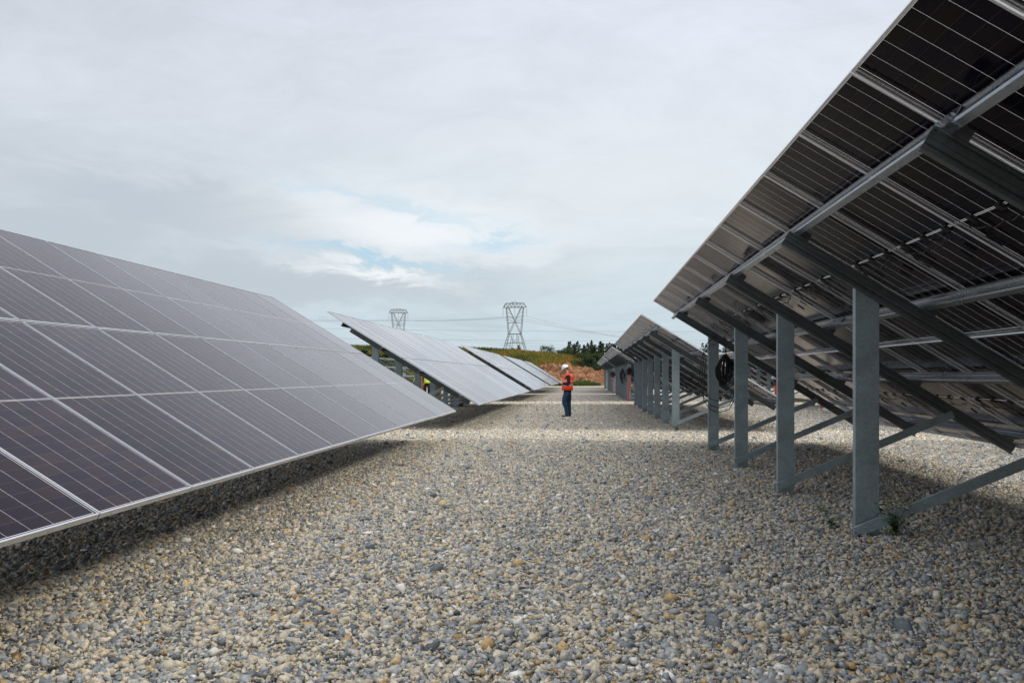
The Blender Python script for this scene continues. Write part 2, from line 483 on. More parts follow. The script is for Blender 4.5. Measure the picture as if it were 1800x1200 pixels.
def make_gravel():
    # a library of split stones: convex hulls of a few scattered points, all sharp facets
    lib = []
    rl = random.Random(4)
    while len(lib) < 90:
        pts_ = []; tries = 0
        k = rl.choice((5, 6, 6, 7, 7, 8, 9))
        while len(pts_) < k and tries < 400:
            tries += 1
            v = Vector((rl.gauss(0, 1), rl.gauss(0, 1), rl.gauss(0, 1))).normalized() * rl.uniform(0.62, 1.25)
            if all((v - q).length > 0.75 for q in pts_): pts_.append(v)
        b = bmesh.new()
        for q in pts_: b.verts.new(q)
        bmesh.ops.convex_hull(b, input=b.verts[:])
        bmesh.ops.delete(b, geom=[q for q in b.verts if not q.link_faces], context='VERTS')
        bmesh.ops.triangulate(b, faces=b.faces[:]); b.verts.index_update(); b.normal_update()
        lib.append((np.array([tuple(q.co) for q in b.verts]), np.array([[q.index for q in f.verts] for f in b.faces])))
        b.free()
    V = []; F = []; A = []; T = []
    off = 0
    NT = 4
    for tid in range(NT):
        n_side = 54; nv_tile = 0
        gx, gy = np.meshgrid(np.arange(n_side), np.arange(n_side))
        base = np.stack([gx.ravel(), gy.ravel()], 1) / n_side + 0.5 / n_side
        base += rng.uniform(-0.010, 0.010, base.shape)
        extra = rng.uniform(0, 1, (1300, 2))
        pts = np.concatenate([base, extra])
        zz_ = np.concatenate([rng.uniform(-0.012, 0.007, len(base)), rng.uniform(0.005, 0.018, len(extra))])
        n = len(pts)
        size = 0.0126 * np.exp(rng.normal(0, 0.42, n)); size = np.clip(size, 0.006, 0.034)
        big = rng.random(n) < 0.03; size[big] *= 1.35
        for i in range(n):
            hv_, hf_ = lib[rng.integers(0, len(lib))]
            v = hv_
            v = v * (size[i] * 1.55 * np.array([1.0, rng.uniform(0.50, 0.95), rng.uniform(0.40, 0.75)]))
            a, b, c_ = rng.uniform(0, 2 * np.pi), rng.normal(0, 0.55), rng.normal(0, 0.55)
            ca, sa, cb_, sb, cc_, sc_ = np.cos(a), np.sin(a), np.cos(b), np.sin(b), np.cos(c_), np.sin(c_)
            Rz = np.array([[ca, -sa, 0], [sa, ca, 0], [0, 0, 1]])
            Rx = np.array([[1, 0, 0], [0, cb_, -sb], [0, sb, cb_]])
            Ry = np.array([[cc_, 0, sc_], [0, 1, 0], [-sc_, 0, cc_]])
            v = v @ (Rz @ Rx @ Ry).T
            V.append(v + np.array([pts[i, 0] - 0.5, pts[i, 1] - 0.5, zz_[i] + 0.004]))
            F.append(hf_ + off); off += len(hv_); nv_tile += len(hv_)
            A.append(np.full(len(hf_), rng.random()))
        T.append(np.full(nv_tile, tid))
    # spots where a square metre of stones lies
    P_ = []; rot = []; pick = []
    for yi in range(1, 62):
        for xi in range(-15, 34):
            x, y = xi + 0.5, yi + 0.5
            if x < -0.78 * y - 3.5 or x > 0.56 * y + 3.5: continue
            P_.append((x, y, gh(x, y))); rot.append(rng.integers(0, 4) * math.pi / 2); pick.append(rng.integers(0, NT))
    V.append(np.array(P_)); T.append(np.full(len(P_), -1))
    V = np.concatenate(V); F = np.concatenate(F); A = np.concatenate(A); T = np.concatenate(T).astype(np.int32)
    me = fast_mesh('gravel', V, F, M_stone, {'stone': A})
    a = me.attributes.new('tid', 'INT', 'POINT'); a.data.foreach_set('value', T)
    rr = np.zeros(len(V), np.float32); rr[-len(P_):] = rot
    pp = np.zeros(len(V), np.int32); pp[-len(P_):] = pick
    a = me.attributes.new('rot', 'FLOAT', 'POINT'); a.data.foreach_set('value', rr)
    a = me.attributes.new('pick', 'INT', 'POINT'); a.data.foreach_set('value', pp)
    ob = link(bpy.data.objects.new('gravel', me)); tag(ob, 'grey and cream crushed stone spread between the solar tables', 'gravel', kind='stuff')
    ng = bpy.data.node_groups.new('spread_stones', 'GeometryNodeTree')
    ng.interface.new_socket('Geometry', in_out='INPUT', socket_type='NodeSocketGeometry')
    ng.interface.new_socket('Geometry', in_out='OUTPUT', socket_type='NodeSocketGeometry')
    N = ng.nodes; L = ng.links
    gi = N.new('NodeGroupInput'); go = N.new('NodeGroupOutput')

    def named(nm, typ):
        q = N.new('GeometryNodeInputNamedAttribute'); q.data_type = typ; q.inputs['Name'].default_value = nm
        return q.outputs['Attribute']

    def sepr(k):
        cmp_ = N.new('FunctionNodeCompare'); cmp_.data_type = 'INT'; cmp_.operation = 'EQUAL'
        ia = [s_ for s_ in cmp_.inputs if s_.type == 'INT']
        L.new(named('tid', 'INT'), ia[0]); ia[1].default_value = k
        s_ = N.new('GeometryNodeSeparateGeometry'); s_.domain = 'POINT'
        L.new(gi.outputs[0], s_.inputs[0]); L.new(cmp_.outputs[0], s_.inputs['Selection'])
        return s_.outputs[0]
    g2i = N.new('GeometryNodeGeometryToInstance')
    for k in range(NT): L.new(sepr(k), g2i.inputs[0])
    iop = N.new('GeometryNodeInstanceOnPoints')
    L.new(sepr(-1), iop.inputs['Points']); L.new(g2i.outputs[0], iop.inputs['Instance'])
    iop.inputs['Pick Instance'].default_value = True
    L.new(named('pick', 'INT'), iop.inputs['Instance Index'])
    cx = N.new('ShaderNodeCombineXYZ'); L.new(named('rot', 'FLOAT'), cx.inputs[2])
    L.new(cx.outputs[0], iop.inputs['Rotation'])
    L.new(iop.outputs[0], go.inputs[0])
    md = ob.modifiers.new('spread', 'NODES'); md.node_group = ng


make_gravel()

# ------------------------------------------------------------------ solar tables
PW, PL, PIT, LG = 1.140, 2.280, 1.154, 0.016     # panel width, length, pitch along the row, gap up the slope
SLOPE = 2 * PL + LG
LEN = 18 * PIT - 0.02
RPITCH = 3.03

# panel frame: local x down the slope, y along the row, z out of the glass
mb = MB()
H = 0.035
for (x0, x1, y0, y1, dx_, dy_) in ((0, PL, 0, 0, 0, 1), (0, PL, PW, PW, 0, -1), (0, 0, 0, PW, 1, 0), (PL, PL, 0, PW, -1, 0)):
    def bx(w, z0, z1, inset=0.0):
        if dy_:
            ya = y0 + dy_ * 0; yb = y0 + dy_ * w
            mb.box(x0 + inset, x1 - inset, min(ya, yb), max(ya, yb), z0, z1)
        else:
            xa = x0; xb = x0 + dx_ * w
            mb.box(min(xa, xb), max(xa, xb), y0 + inset, y1 - inset, z0, z1)
    ins = 0.0 if dy_ else 0.0022
    bx(0.002, -H + 0.002, -0.0015, ins)
    bx(0.011, -0.0015, 0.0, ins if dy_ else 0.0111)
    bx(0.017, -H, -H + 0.002, ins if dy_ else 0.0172)
frame_me = mb.mesh('solar_panel', M_alu)
mb = MB(); mb.v = [(0.0025, 0.0025, -0.004), (PL - 0.0025, 0.0025, -0.004), (PL - 0.0025, PW - 0.0025, -0.004), (0.0025, PW - 0.0025, -0.004)]
mb.f = [(0, 1, 2, 3)]
cell_me = mb.mesh('cell_glass', M_cell)
mb = MB(); mb.box(-0.022, 0.028, -0.034, 0.034, -0.022, -0.0055)
mb.box(-0.006, 0.010, 0.034, 0.052, -0.018, -0.009); mb.box(-0.015, 0.018, -0.022, 0.022, -0.025, -0.022)
jb_me = mb.mesh('junction_box', M_black)
mb = MB()
pts = []
for k in range(15):
    u = k / 14
    pts.append((1.185 + 0.05 * math.sin(u * math.pi) + 0.012 * math.sin(k * 2.1), 0.16 + u * 0.86, -0.03 - 0.018 * math.sin(u * math.pi * 2) ** 2 - 0.01))
mb.tube(pts, 0.0042, 5)
mb.tube([(1.17, 0.93, -0.02), (1.23, 0.97, -0.04), (1.30, 1.0, -0.045), (1.40, 1.01, -0.04)], 0.0055, 5)
mb.tube([(1.33, 0.35, -0.03), (1.42, 0.36, -0.035)], 0.010, 6)
cable_me = mb.mesh('cable', M_black)

# purlin: ridged open channel running along the row
mb = MB()
path = [(0.048, 0.050), (0.048, 0.038), (0.004, 0.038), (0.0, 0.042), (0.0, 0.056), (0.016, 0.066), (0.020, 0.074), (0.009, 0.082), (0.009, 0.090), (0.020, 0.098), (0.016, 0.106), (0.0, 0.116), (0.0, 0.128), (0.008, 0.136), (0.048, 0.136), (0.048, 0.124)]
mb.profile(path, 0.003, lambda a, b, t: (a, t, -b), -LEN - 0.05, 0.05)
for k in range(19):
    yj = -k * PIT + 0.01
    mb.box(0.008, 0.05, yj - 0.018, yj + 0.018, -0.0375, -0.030)
    mb.tube([(0.03, yj, -0.046), (0.03, yj, -0.030)], 0.006, 6)
purlin_me = mb.mesh('purlin', M_rail)

# rafter: deep channel down the slope, open towards the near side
mb = MB()
path = [(-0.052, 0.152), (-0.052, 0.139), (0.0, 0.139), (0.0, 0.182), (-0.010, 0.189), (-0.010, 0.211), (0.0, 0.218), (0.0, 0.264), (-0.052, 0.264), (-0.052, 0.252)]
mb.profile(path, 0.0035, lambda a, b, t: (t, a, -b), 0.47, 4.24)
for vv in (0.53, 1.73, 2.87, 4.07):
    mb.tube([(vv + 0.02, 0.006, -0.170), (vv + 0.02, -0.020, -0.170)], 0.011, 6)
    mb.tube([(vv + 0.02, -0.0045, -0.170), (vv + 0.02, -0.008, -0.170)], 0.019, 10)
for vv in (1.28, 1.36, 3.40):
    mb.tube([(vv, 0.006, -0.215), (vv, -0.026, -0.215)], 0.011, 6)
rafter_me = mb.mesh('rafter', M_raft)
mb = MB()                                    # angle cleat under a purlin
mb.box(0.012, 0.14, -0.052, -0.049, -0.1365, -0.075); mb.box(0.075, 0.14, -0.049, -0.004, -0.1365, -0.1335)
cleat_me = mb.mesh('purlin_cleat', M_raft)


def post_mesh(HT, ti, foot=-0.35):
    m = MB()
    xl = 0.868
    xr = xl + 0.190
    ztop = HT - xr * math.tan(ti) - 0.125 / math.cos(ti)
    path = [(xl + 0.022, 0.085), (xl, 0.085), (xl, 0.006), (xr, 0.006), (xr, 0.085), (xr - 0.022, 0.085)]
    m.profile(path, 0.005, lambda a, b, t: (a, b, t), foot, ztop)
    return m.mesh('post', M_post)


def brace_mesh(HT, ti):
    m = MB()
    a = Vector((0.90, 0, 0.125)); v = 3.42; t = 0.245
    b = Vector((v * math.cos(ti) - t * math.sin(ti), 0, HT - v * math.sin(ti) - t * math.cos(ti)))
    d = (b - a).normalized(); up = Vector((-d.z, 0, d.x))
    L_ = (b - a).length
    y0 = -0.056
    path = [(0.036, -0.045), (0.036 - 0.036, -0.045), (0.0, 0.033), (0.036, 0.033)]
    # channel: web at y0, flanges reach back towards the post
    fn = lambda p, q, s_: tuple(a + d * s_ + up * q + Vector((0, y0 + p + 0.004, 0)))
    m.profile(path, 0.003, fn, -0.05, L_ + 0.04)
    for s_ in (0.03, 0.55, L_ - 0.02):
        c0 = a + d * s_
        m.tube([tuple(c0 + Vector((0, y0 - 0.014, 0))), tuple(c0 + Vector((0, 0.004, 0)))], 0.011, 6)
    return m.mesh('brace', M_post)


def make_table(name, x, yend, HT, ti, rz=0.0, rx=0.0, posts=None, detail=0, panels=True, cols=18, label='', group=''):
    """origin: ground below the high edge at the far end of the table"""
    T = empty(name, (x, yend, 0)); T.rotation_euler = (rx, 0, rz)
    tag(T, label, 'solar panel table' if panels else 'steel rack', group)
    length = cols * PIT - 0.02
    rot = (0, ti, 0)
    ct, st = math.cos(ti), math.sin(ti)
    key = (round(HT, 3), round(ti, 4))
    if key not in make_table.cache: make_table.cache[key] = (post_mesh(HT, ti), brace_mesh(HT, ti))
    pm, bm_ = make_table.cache[key]
    for s_ in posts:
        for nm, me, r_, z_ in (('post', pm, (0, 0, 0), 0), ('brace', bm_, (0, 0, 0), 0), ('rafter', rafter_me, rot, HT)):
            o_ = bpy.data.objects.new(nm, me); o_.rotation_euler = r_; o_.location = (0, -s_, z_); link(o_, T)
            if nm == 'rafter' and detail:
                for vv in (0.50, 1.69, 2.83, 4.03):
                    c_ = link(bpy.data.objects.new('purlin_cleat', cleat_me), o_); c_.location = (vv, 0, 0)
    for v in (0.50, 1.69, 2.83, 4.03):
        o_ = bpy.data.objects.new('purlin', purlin_me); o_.rotation_euler = rot
        o_.location = (v * ct, 0, HT - v * st); o_.scale = (1, (length + 0.1) / (LEN + 0.1), 1)
        link(o_, T)
    if panels:
        for r in range(2):
            v0 = r * (PL + LG)
            for c_ in range(cols):
                pnl = bpy.data.objects.new('solar_panel', frame_me); pnl.rotation_euler = rot
                jz = random.uniform(-0.0015, 0.0015)
                pnl.location = (v0 * ct + jz * st, -c_ * PIT - PW, HT - v0 * st + jz * ct)
                link(pnl, T)
                link(bpy.data.objects.new('cell_glass', cell_me), pnl)
                if detail:
                    for yy in (0.185, 0.567, 0.949):
                        j_ = bpy.data.objects.new('junction_box', jb_me); j_.location = (1.139, yy, 0); link(j_, pnl)
                    if detail > 1: link(bpy.data.objects.new('cable', cable_me), pnl)
    return T


make_table.cache = {}
GRP = 'ground-mounted solar panel tables on the gravel'
RH, RT = 1.5645 + CAMH, 0.5541
LH, LT = 1.6666 + CAMH, 0.5473
ends = [18.50, 43.3, 68.2, 92.8, 108.3]
std = [1.4 + RPITCH * i for i in range(7)]
lab_r = ['nearest right-hand solar table, dark underside and ridged rails filling the upper right corner',
         'second right-hand solar table from behind, just beyond the post with the big coil',
         'third right-hand solar table, first post hung with a coil above a red conduit',
         'fourth solar table on the right, small, with a little cable coil at its first post',
         'farthest solar table on the right, ending just before the red dirt bank']
lab_l = ['nearest left-hand solar table, huge violet-grey glass face sloping down to the gravel',
         'second left-hand solar table, pale glass, workers and brown crates showing behind its edge',
         'third solar table on the left, pale glass with an orange bush at its top corner',
         'fourth solar table on the left, narrow pale glass beside the standing man in orange',
         'farthest solar table on the left, grey sliver ending at the man\'s hands']
for k, ye in enumerate(ends):
    cols = 18 if k < 4 else 10
    ps = [1.72, 4.75, 7.80, 10.86, 13.99, 17.0, 20.0] if k == 0 else (std if k < 4 else std[:4])
    make_table('solar_table', 1.3994, ye, RH, RT, rz=-0.0034 if k == 0 else 0, posts=ps, detail=2 if k == 0 else (1 if k == 1 else 0), cols=cols, label=lab_r[k], group=GRP)
    make_table('solar_table', -6.5715, ye, LH, LT, rz=0.0034 if k == 0 else 0, rx=0.0021 if k == 0 else 0, posts=std if k < 4 else std[:4], cols=cols, label=lab_l[k], group=GRP)
lab_b = [['nearest table of the row behind the right-hand tables, glimpsed below their low edge',
          'second table of the row behind, seen under the nearest one, red conduits by its post',
          'third table of the row behind, dark coil and red conduit on its first post'],
         ['middle table of the third row, low dark strip far behind the second row',
          'far table of the third row, seen as thin posts between the near braces', None]]
for rown in (1, 2):
    for k in range(3):
        if lab_b[rown - 1][k] is None: continue
        make_table('solar_table', 1.3994 + 7.97 * rown, ends[k if rown == 1 else k + 1], RH, RT, posts=[1.75 + 3.02 * i for i in range(7)] if k == 0 and rown == 1 else std,
                   detail=0, label=lab_b[rown - 1][k], group=GRP)
# racks still without panels, behind the left-hand row
lab_k = ['bare galvanised rack without panels behind the second left table, nearest to the camera',
         'bare galvanised rack without panels farther back behind the third left table',
         'bare galvanised rack in the outer row, half hidden behind the nearer bare rack']
for i, (xx, ye) in enumerate(((-14.54, 43.3), (-14.54, 68.2), (-22.5, 55.0))):
    make_table('steel_rack', xx, ye, RH, RT, posts=std, panels=False, label=lab_k[i], group='bare racks awaiting panels')

# splice plates with bolts on the nearest table's top rail
Tn = [o_ for o_ in bpy.data.objects if o_.get('label') == lab_r[0]][0]
for (v, s_) in ((0.50, 14.0), (1.69, 8.4), (2.83, 5.2)):
    m = MB()
    m.box(-0.006, -0.0015, -0.17, 0.17, -0.135, -0.045)
    m.box(-0.006, 0.05, -0.17, 0.17, -0.1435, -0.1395)
    for yy in (-0.12, -0.07, 0.07, 0.12):
        m.tube([(-0.016, yy, -0.088), (-0.005, yy, -0.088)], 0.011, 6)
        m.tube([(-0.022, yy, -0.088), (-0.010, yy, -0.088)], 0.005, 6)
    o_ = m.build('splice_plate', M_rail, Tn)
    o_.rotation_euler = (0, RT, 0); o_.location = (v * math.cos(RT), -s_, RH - v * math.sin(RT))

# ------------------------------------------------------------------ cable coils, conduits, weeds
def coil(name, loc, w, hgt, turns, label, rz=0.0, wild=0.12, r=0.008, loops=(), top=None):
    m = MB(); rnd = random.Random(hash(label) % 1000 if False else len(label) * 7)
    for k in range(turns):
        a_w = w * rnd.uniform(0.2, 1.0) * 0.5; a_h = hgt * rnd.uniform(0.66, 1.0) * 0.5
        ox = rnd.uniform(-wild, wild) * w * 0.5; oy = rnd.uniform(-0.05, 0.05)
        tp = []
        ph = rnd.uniform(-0.15, 0.15)
        for j in range(22):
            a = 2 * math.pi * j / 22
            x_ = math.cos(a) * a_w * (1 - 0.62 * max(0, math.sin(a))) + ox * (1 - max(0, math.sin(a)))
            tp.append((x_ + ph * 0.1 * w * math.sin(a), oy + 0.02 * math.sin(a * 3 + k), -hgt * 0.5 + math.sin(a) * a_h + (hgt * 0.5 - a_h)))
        m.tube(tp, r, 5, closed=True)
    for lp in loops: m.tube(lp, r * 0.9, 5)
    o_ = m.build(name, M_black); o_.location = loc; o_.rotation_euler = (0, 0, rz)
    tag(o_, label, 'cable coil', 'black cables hung on the posts')
    return o_


# big coil on the fourth visible post (Y about 16.7)
yp = 18.5 - 1.75
big = [[(-0.06 * k, -0.06, 0.0) for k in range(1)]]
lo = []
for q in range(3):
    bot = (-0.98, -1.06, -0.86)[q]
    lo.append([(-0.42 + 0.03 * q, -0.12, -0.02), (-0.47 + 0.04 * q, -0.12, -0.35), (-0.42 + 0.02 * q, -0.13, bot + 0.22), (-0.28, -0.14, bot + 0.05), (-0.12, -0.14, bot),
               (0.06, -0.13, bot + 0.06), (0.16, -0.10, bot + 0.25), (0.17, -0.03, -0.55), (0.12, 0.0, -0.3)])
lo.append([(-0.42, -0.12, -0.02), (-0.36, -0.12, 0.18), (-0.22, -0.10, 0.30), (-0.16, -0.02, 0.33)])
lo.append([(-0.41, -0.12, -0.02), (-0.30, -0.12, 0.15), (-0.18, -0.02, 0.18)])
lo.append([(0.02, 0, 0.0), (0.0, 0, 0.2), (-0.01, 0, 0.34)])
coil('cable_coil', (2.56, yp + 0.02, 1.78), 0.34, 0.60, 26, 'large black cable coil hanging beside the fourth post of the nearest right table', loops=lo, wild=0.35, r=0.009)
# first post of the third table: coil with a red conduit rising into it
ypt = 68.2 - std[6]
coil('cable_coil', (2.36, ypt - 0.14, 1.86), 0.34, 0.46, 18, 'round black coil at the top of a red conduit beside the third right table', wild=0.2, r=0.014)
coil('cable_coil', (2.13, ypt + 2.9, 1.80), 0.26, 0.85, 9, 'loose hanging black cable loops just left of the red conduit', wild=0.5, r=0.014)
ypf = 92.8 - std[6]
coil('cable_coil', (2.22, ypf - 0.1, 1.75), 0.4, 0.5, 9, 'small distant black cable coil on the fourth right table', wild=0.4, r=0.018)
coil('cable_coil', (10.12, 68.2 - std[6] - 0.1, 1.75), 0.5, 0.9, 16, 'dark cable coil on a post of the row behind, seen between near posts', wild=0.4, r=0.016)


def conduit(loc, top, label, r=0.05):
    m = MB()
    p0 = Vector(loc); p1 = Vector(top)
    m.tube([p0, p0.lerp(p1, 0.5) + Vector((0.015, 0, 0)), p1], r, 10)
    # end collar
    m.tube([p1 - (p1 - p0).normalized() * 0.05, p1 + Vector((0, 0, 0.005))], r * 1.18, 10)
    o_ = m.build('conduit', M_red, smooth=False); tag(o_, label, 'conduit', 'red cable conduits rising from the gravel')


conduit((2.27, ypt - 0.22, -0.1), (2.36, ypt - 0.2, 1.48), 'slim red conduit leaning against the first post of the third right table', 0.035)
conduit((2.28, ypf - 0.2, -0.1), (2.14, ypf - 0.2, 1.4), 'faded red conduit at the first post of the fourth right table', 0.022)
conduit((10.15, 39.6, -0.1), (10.15, 39.6, 1.1), 'left one of the two red conduits standing side by side behind the near braces', 0.075)
conduit((10.36, 39.6, -0.1), (10.36, 39.6, 1.1), 'right one of the two red conduits standing side by side behind the near braces', 0.075)
conduit((10.05, 48.6, -0.1), (10.08, 48.6, 1.35), 'red conduit under the dark coil, seen at the edge of the second near post', 0.07)


def leafmat(name, c1, c2, c3=None, rough=0.6):
    m, h, out = newmat(name)
    at_ = h.n('ShaderNodeAttribute', attribute_name='leaf')
    st_ = [(0.0, c1), (1.0, c2)] if c3 is None else [(0.0, c1), (0.55, c2), (1.0, c3)]
    c_ = h.ramp(at_.outputs['Fac'], st_)
    p_ = principled(h, out, Roughness=rough, Specular=0.3)
    h.l(c_, p_.inputs['Base Color'])
    t_ = h.n('ShaderNodeBsdfTranslucent'); h.l(c_, t_.inputs['Color'])
    mm = h.n('ShaderNodeMixShader'); mm.inputs[0].default_value = 0.25
    h.l(p_.outputs[0], mm.inputs[1]); h.l(t_.outputs[0], mm.inputs[2]); h.l(mm.outputs[0], out.inputs[0])
    return m


M_weed = leafmat('weed_leaf', (0.06, 0.13, 0.03), (0.12, 0.22, 0.06))
M_stem = simple('weed_stem', (0.07, 0.11, 0.04), 0.6)
M_petal = simple('pale_petal', (0.75, 0.68, 0.72), 0.6)


def weed(loc, hgt, n, label, seed, flowers=3):
    rnd = random.Random(seed)
    W = empty('weed', loc); tag(W, label, 'weed')
    st_ = MB(); lv = []; lf = []; la = []; fl = MB()
    for k in range(n):
        a = rnd.uniform(0, 6.28); lean = rnd.uniform(0.1, 0.55) * hgt; hh = hgt * rnd.uniform(0.45, 1.0)
        pts = [Vector((math.cos(a) * lean * t * t, math.sin(a) * lean * t * t, hh * t)) for t in (0, 0.25, 0.5, 0.75, 1.0)]
        st_.tube(pts, 0.0022, 4, r_end=0.001)
        for q in range(9):
            t = rnd.uniform(0.12, 1.0); i = min(3, int(t * 4)); p = pts[i].lerp(pts[i + 1], t * 4 - i)
            b = rnd.uniform(0, 6.28); ln = rnd.uniform(0.025, 0.062); w = ln * 0.42
            d = Vector((math.cos(b), math.sin(b), rnd.uniform(-0.2, 0.6))).normalized(); s_ = d.cross(Vector((0, 0, 1))).normalized() * w
            bi = len(lv); mid = p + d * ln * 0.5 + Vector((0, 0, 0.004))
            lv += [p, mid + s_, p + d * ln, mid - s_]; lf.append((bi, bi + 1, bi + 2, bi + 3)); la.append(rnd.random())
        if k < flowers:
            c_ = pts[-1]
            for j in range(5):
                b = j * 1.256; fl.tube([c_, c_ + Vector((math.cos(b) * 0.013, math.sin(b) * 0.013, 0.004))], 0.0035, 4)
    st_.build('stem', M_stem, W)
    mesh_obj('foliage', lv, lf, M_weed, W, {'leaf': la})
    if flowers: fl.build('flower', M_petal, W)


zp = gh(2.45, 7.7)
weed((2.53, 7.58, zp + 0.02), 0.34, 20, 'leafy green weed with pale flowers at the foot of the nearest post, right side', 3)
weed((2.12, 7.95, gh(2.1, 7.9)), 0.22, 5, 'thin green weed on the left of the nearest post', 5, 0)
weed((6.6, 22.6, 0), 0.22, 14, 'low dark green weed on the gravel right of the twin red conduits', 9, 0)
weed((2.30, 22.9, 0), 0.16, 8, 'small weed at the foot of the second right table\'s first post', 12, 0)

# a fallen orange stone and dry leaf litter are part of the gravel; timber off-cut on the aisle
M_wood = simple('brown_crate', (0.27, 0.14, 0.07), 0.8, 0, 0.25, 6)
M_strap = simple('crate_strap', (0.05, 0.04, 0.035), 0.7)


def crate(x, y, w, d, hgt, rz, label):
    E_ = empty('packing_crate', (x, y, 0), rz); tag(E_, label, 'crate', 'brown panel crates behind the second left table')
    m = MB()
    for k in range(6):
        a = -w / 2 + k * w / 6
        m.box(a + 0.004, a + w / 6 - 0.004, -d / 2, d / 2, 0.14, hgt)
    m.build('carton', M_wood, E_)
    m = MB()
    for yy in (-d / 2 + 0.05, 0, d / 2 - 0.05): m.box(-w / 2, w / 2, yy - 0.05, yy + 0.05, 0.0, 0.10)
    m.box(-w / 2, w / 2, -d / 2, d / 2, 0.102, 0.137)
    m.build('pallet', M_wood, E_)
    m = MB()
    for xx in (-w / 4, w / 4): m.box(xx - 0.015, xx + 0.015, -d / 2 - 0.004, d / 2 + 0.004, 0.14, hgt + 0.004)
    m.build('strap', M_strap, E_)


crate(-7.12, 42.8, 0.42, 1.0, 1.15, 0.1, 'wide brown crate right of the worker in the yellow vest')
crate(-10.66, 58.6, 0.36, 1.0, 1.62, 0.05, 'narrow brown crate between the two workers')
crate(-5.72, 39.9, 0.42, 1.0, 1.0, -0.05, 'brown crate lowest under the second left table\'s edge')

# ------------------------------------------------------------------ people
M_skin = simple('skin', (0.50, 0.24, 0.17), 0.55, 0, 0.06, 20)
M_denim = simple('blue_denim', (0.012, 0.042, 0.088), 0.85, 0, 0.3, 25, 0.3)
M_fleece = simple('black_fleece', (0.012, 0.011, 0.013), 0.9, 0, 0.25, 20, 0.3)
M_boot = simple('dark_boot_leather', (0.018, 0.014, 0.012), 0.6, 0, 0.3, 20, 0.2)
M_hat = simple('white_helmet_plastic', (0.80, 0.82, 0.86), 0.28, 0, 0.03, 5)
M_hato = simple('orange_helmet_plastic', (0.85, 0.16, 0.02), 0.3, 0, 0.03, 5)
M_hair = simple('grey_hair', (0.12, 0.10, 0.09), 0.8, 0, 0.3, 60)
M_eye = simple('eye', (0.03, 0.02, 0.02), 0.2)
M_phone = simple('phone', (0.02, 0.02, 0.025), 0.2)


def vestmat(name, c_main, c_band, bands, extra=None):
    m, h, out = newmat(name)
    p_ = principled(h, out, Roughness=0.6)
    t_ = h.n('ShaderNodeTexCoord'); s_ = h.n('ShaderNodeSeparateXYZ'); h.l(t_.outputs['Object'], s_.inputs[0])
    z = s_.outputs[2]
    f = None
    for (z0, z1) in bands:
        b = h.m('MULTIPLY', h.m('GREATER_THAN', z, z0), h.m('LESS_THAN', z, z1))
        f = b if f is None else h.m('MAXIMUM', f, b)
    nz_ = h.noise(t_.outputs['Object'], 14, 4, 0.6)
    mc = h.mix(1.0, c_main, h.ramp(nz_, [(0.3, 0.85), (0.7, 1.12)]), 'MULTIPLY')
    h.l(h.mix(f, mc, c_band), p_.inputs['Base Color'])
    b_ = h.n('ShaderNodeBump'); b_.inputs['Strength'].default_value = 0.5; b_.inputs['Distance'].default_value = 0.02
    h.l(nz_, b_.inputs['Height']); h.l(b_.outputs[0], p_.inputs['Normal'])
    return m


M_vest = vestmat('orange_vest', (1.0, 0.065, 0.012), (0.50, 0.50, 0.50), [(1.085, 1.135), (1.235, 1.28)])
M_vesty = vestmat('yellow_vest', (0.62, 0.85, 0.03), (0.55, 0.56, 0.55), [(1.08, 1.13)])


def skin_obj(name, verts, edges, radii, mat, parent, sub=2, root=0):
    me = bpy.data.meshes.new(name); me.from_pydata(verts, edges, []); me.materials.append(mat)
    o_ = link(bpy.data.objects.new(name, me), parent)
    md = o_.modifiers.new('skin', 'SKIN'); md.use_smooth_shade = True
    if not me.skin_vertices: me.attributes
    sl = me.skin_vertices[0].data
    for i, r in enumerate(radii):
        sl[i].radius = r if isinstance(r, tuple) else (r, r)
        sl[i].use_root = (i == root)
    md2 = o_.modifiers.new('sub', 'SUBSURF'); md2.levels = sub; md2.render_levels = sub
    return o_


def chain(V_, E_, R_l, start, pts):
    prev = start
    for (p, r) in pts:
        V_.append(p); R_l.append(r); i = len(V_) - 1
        E_.append((prev, i)); prev = i
    return prev


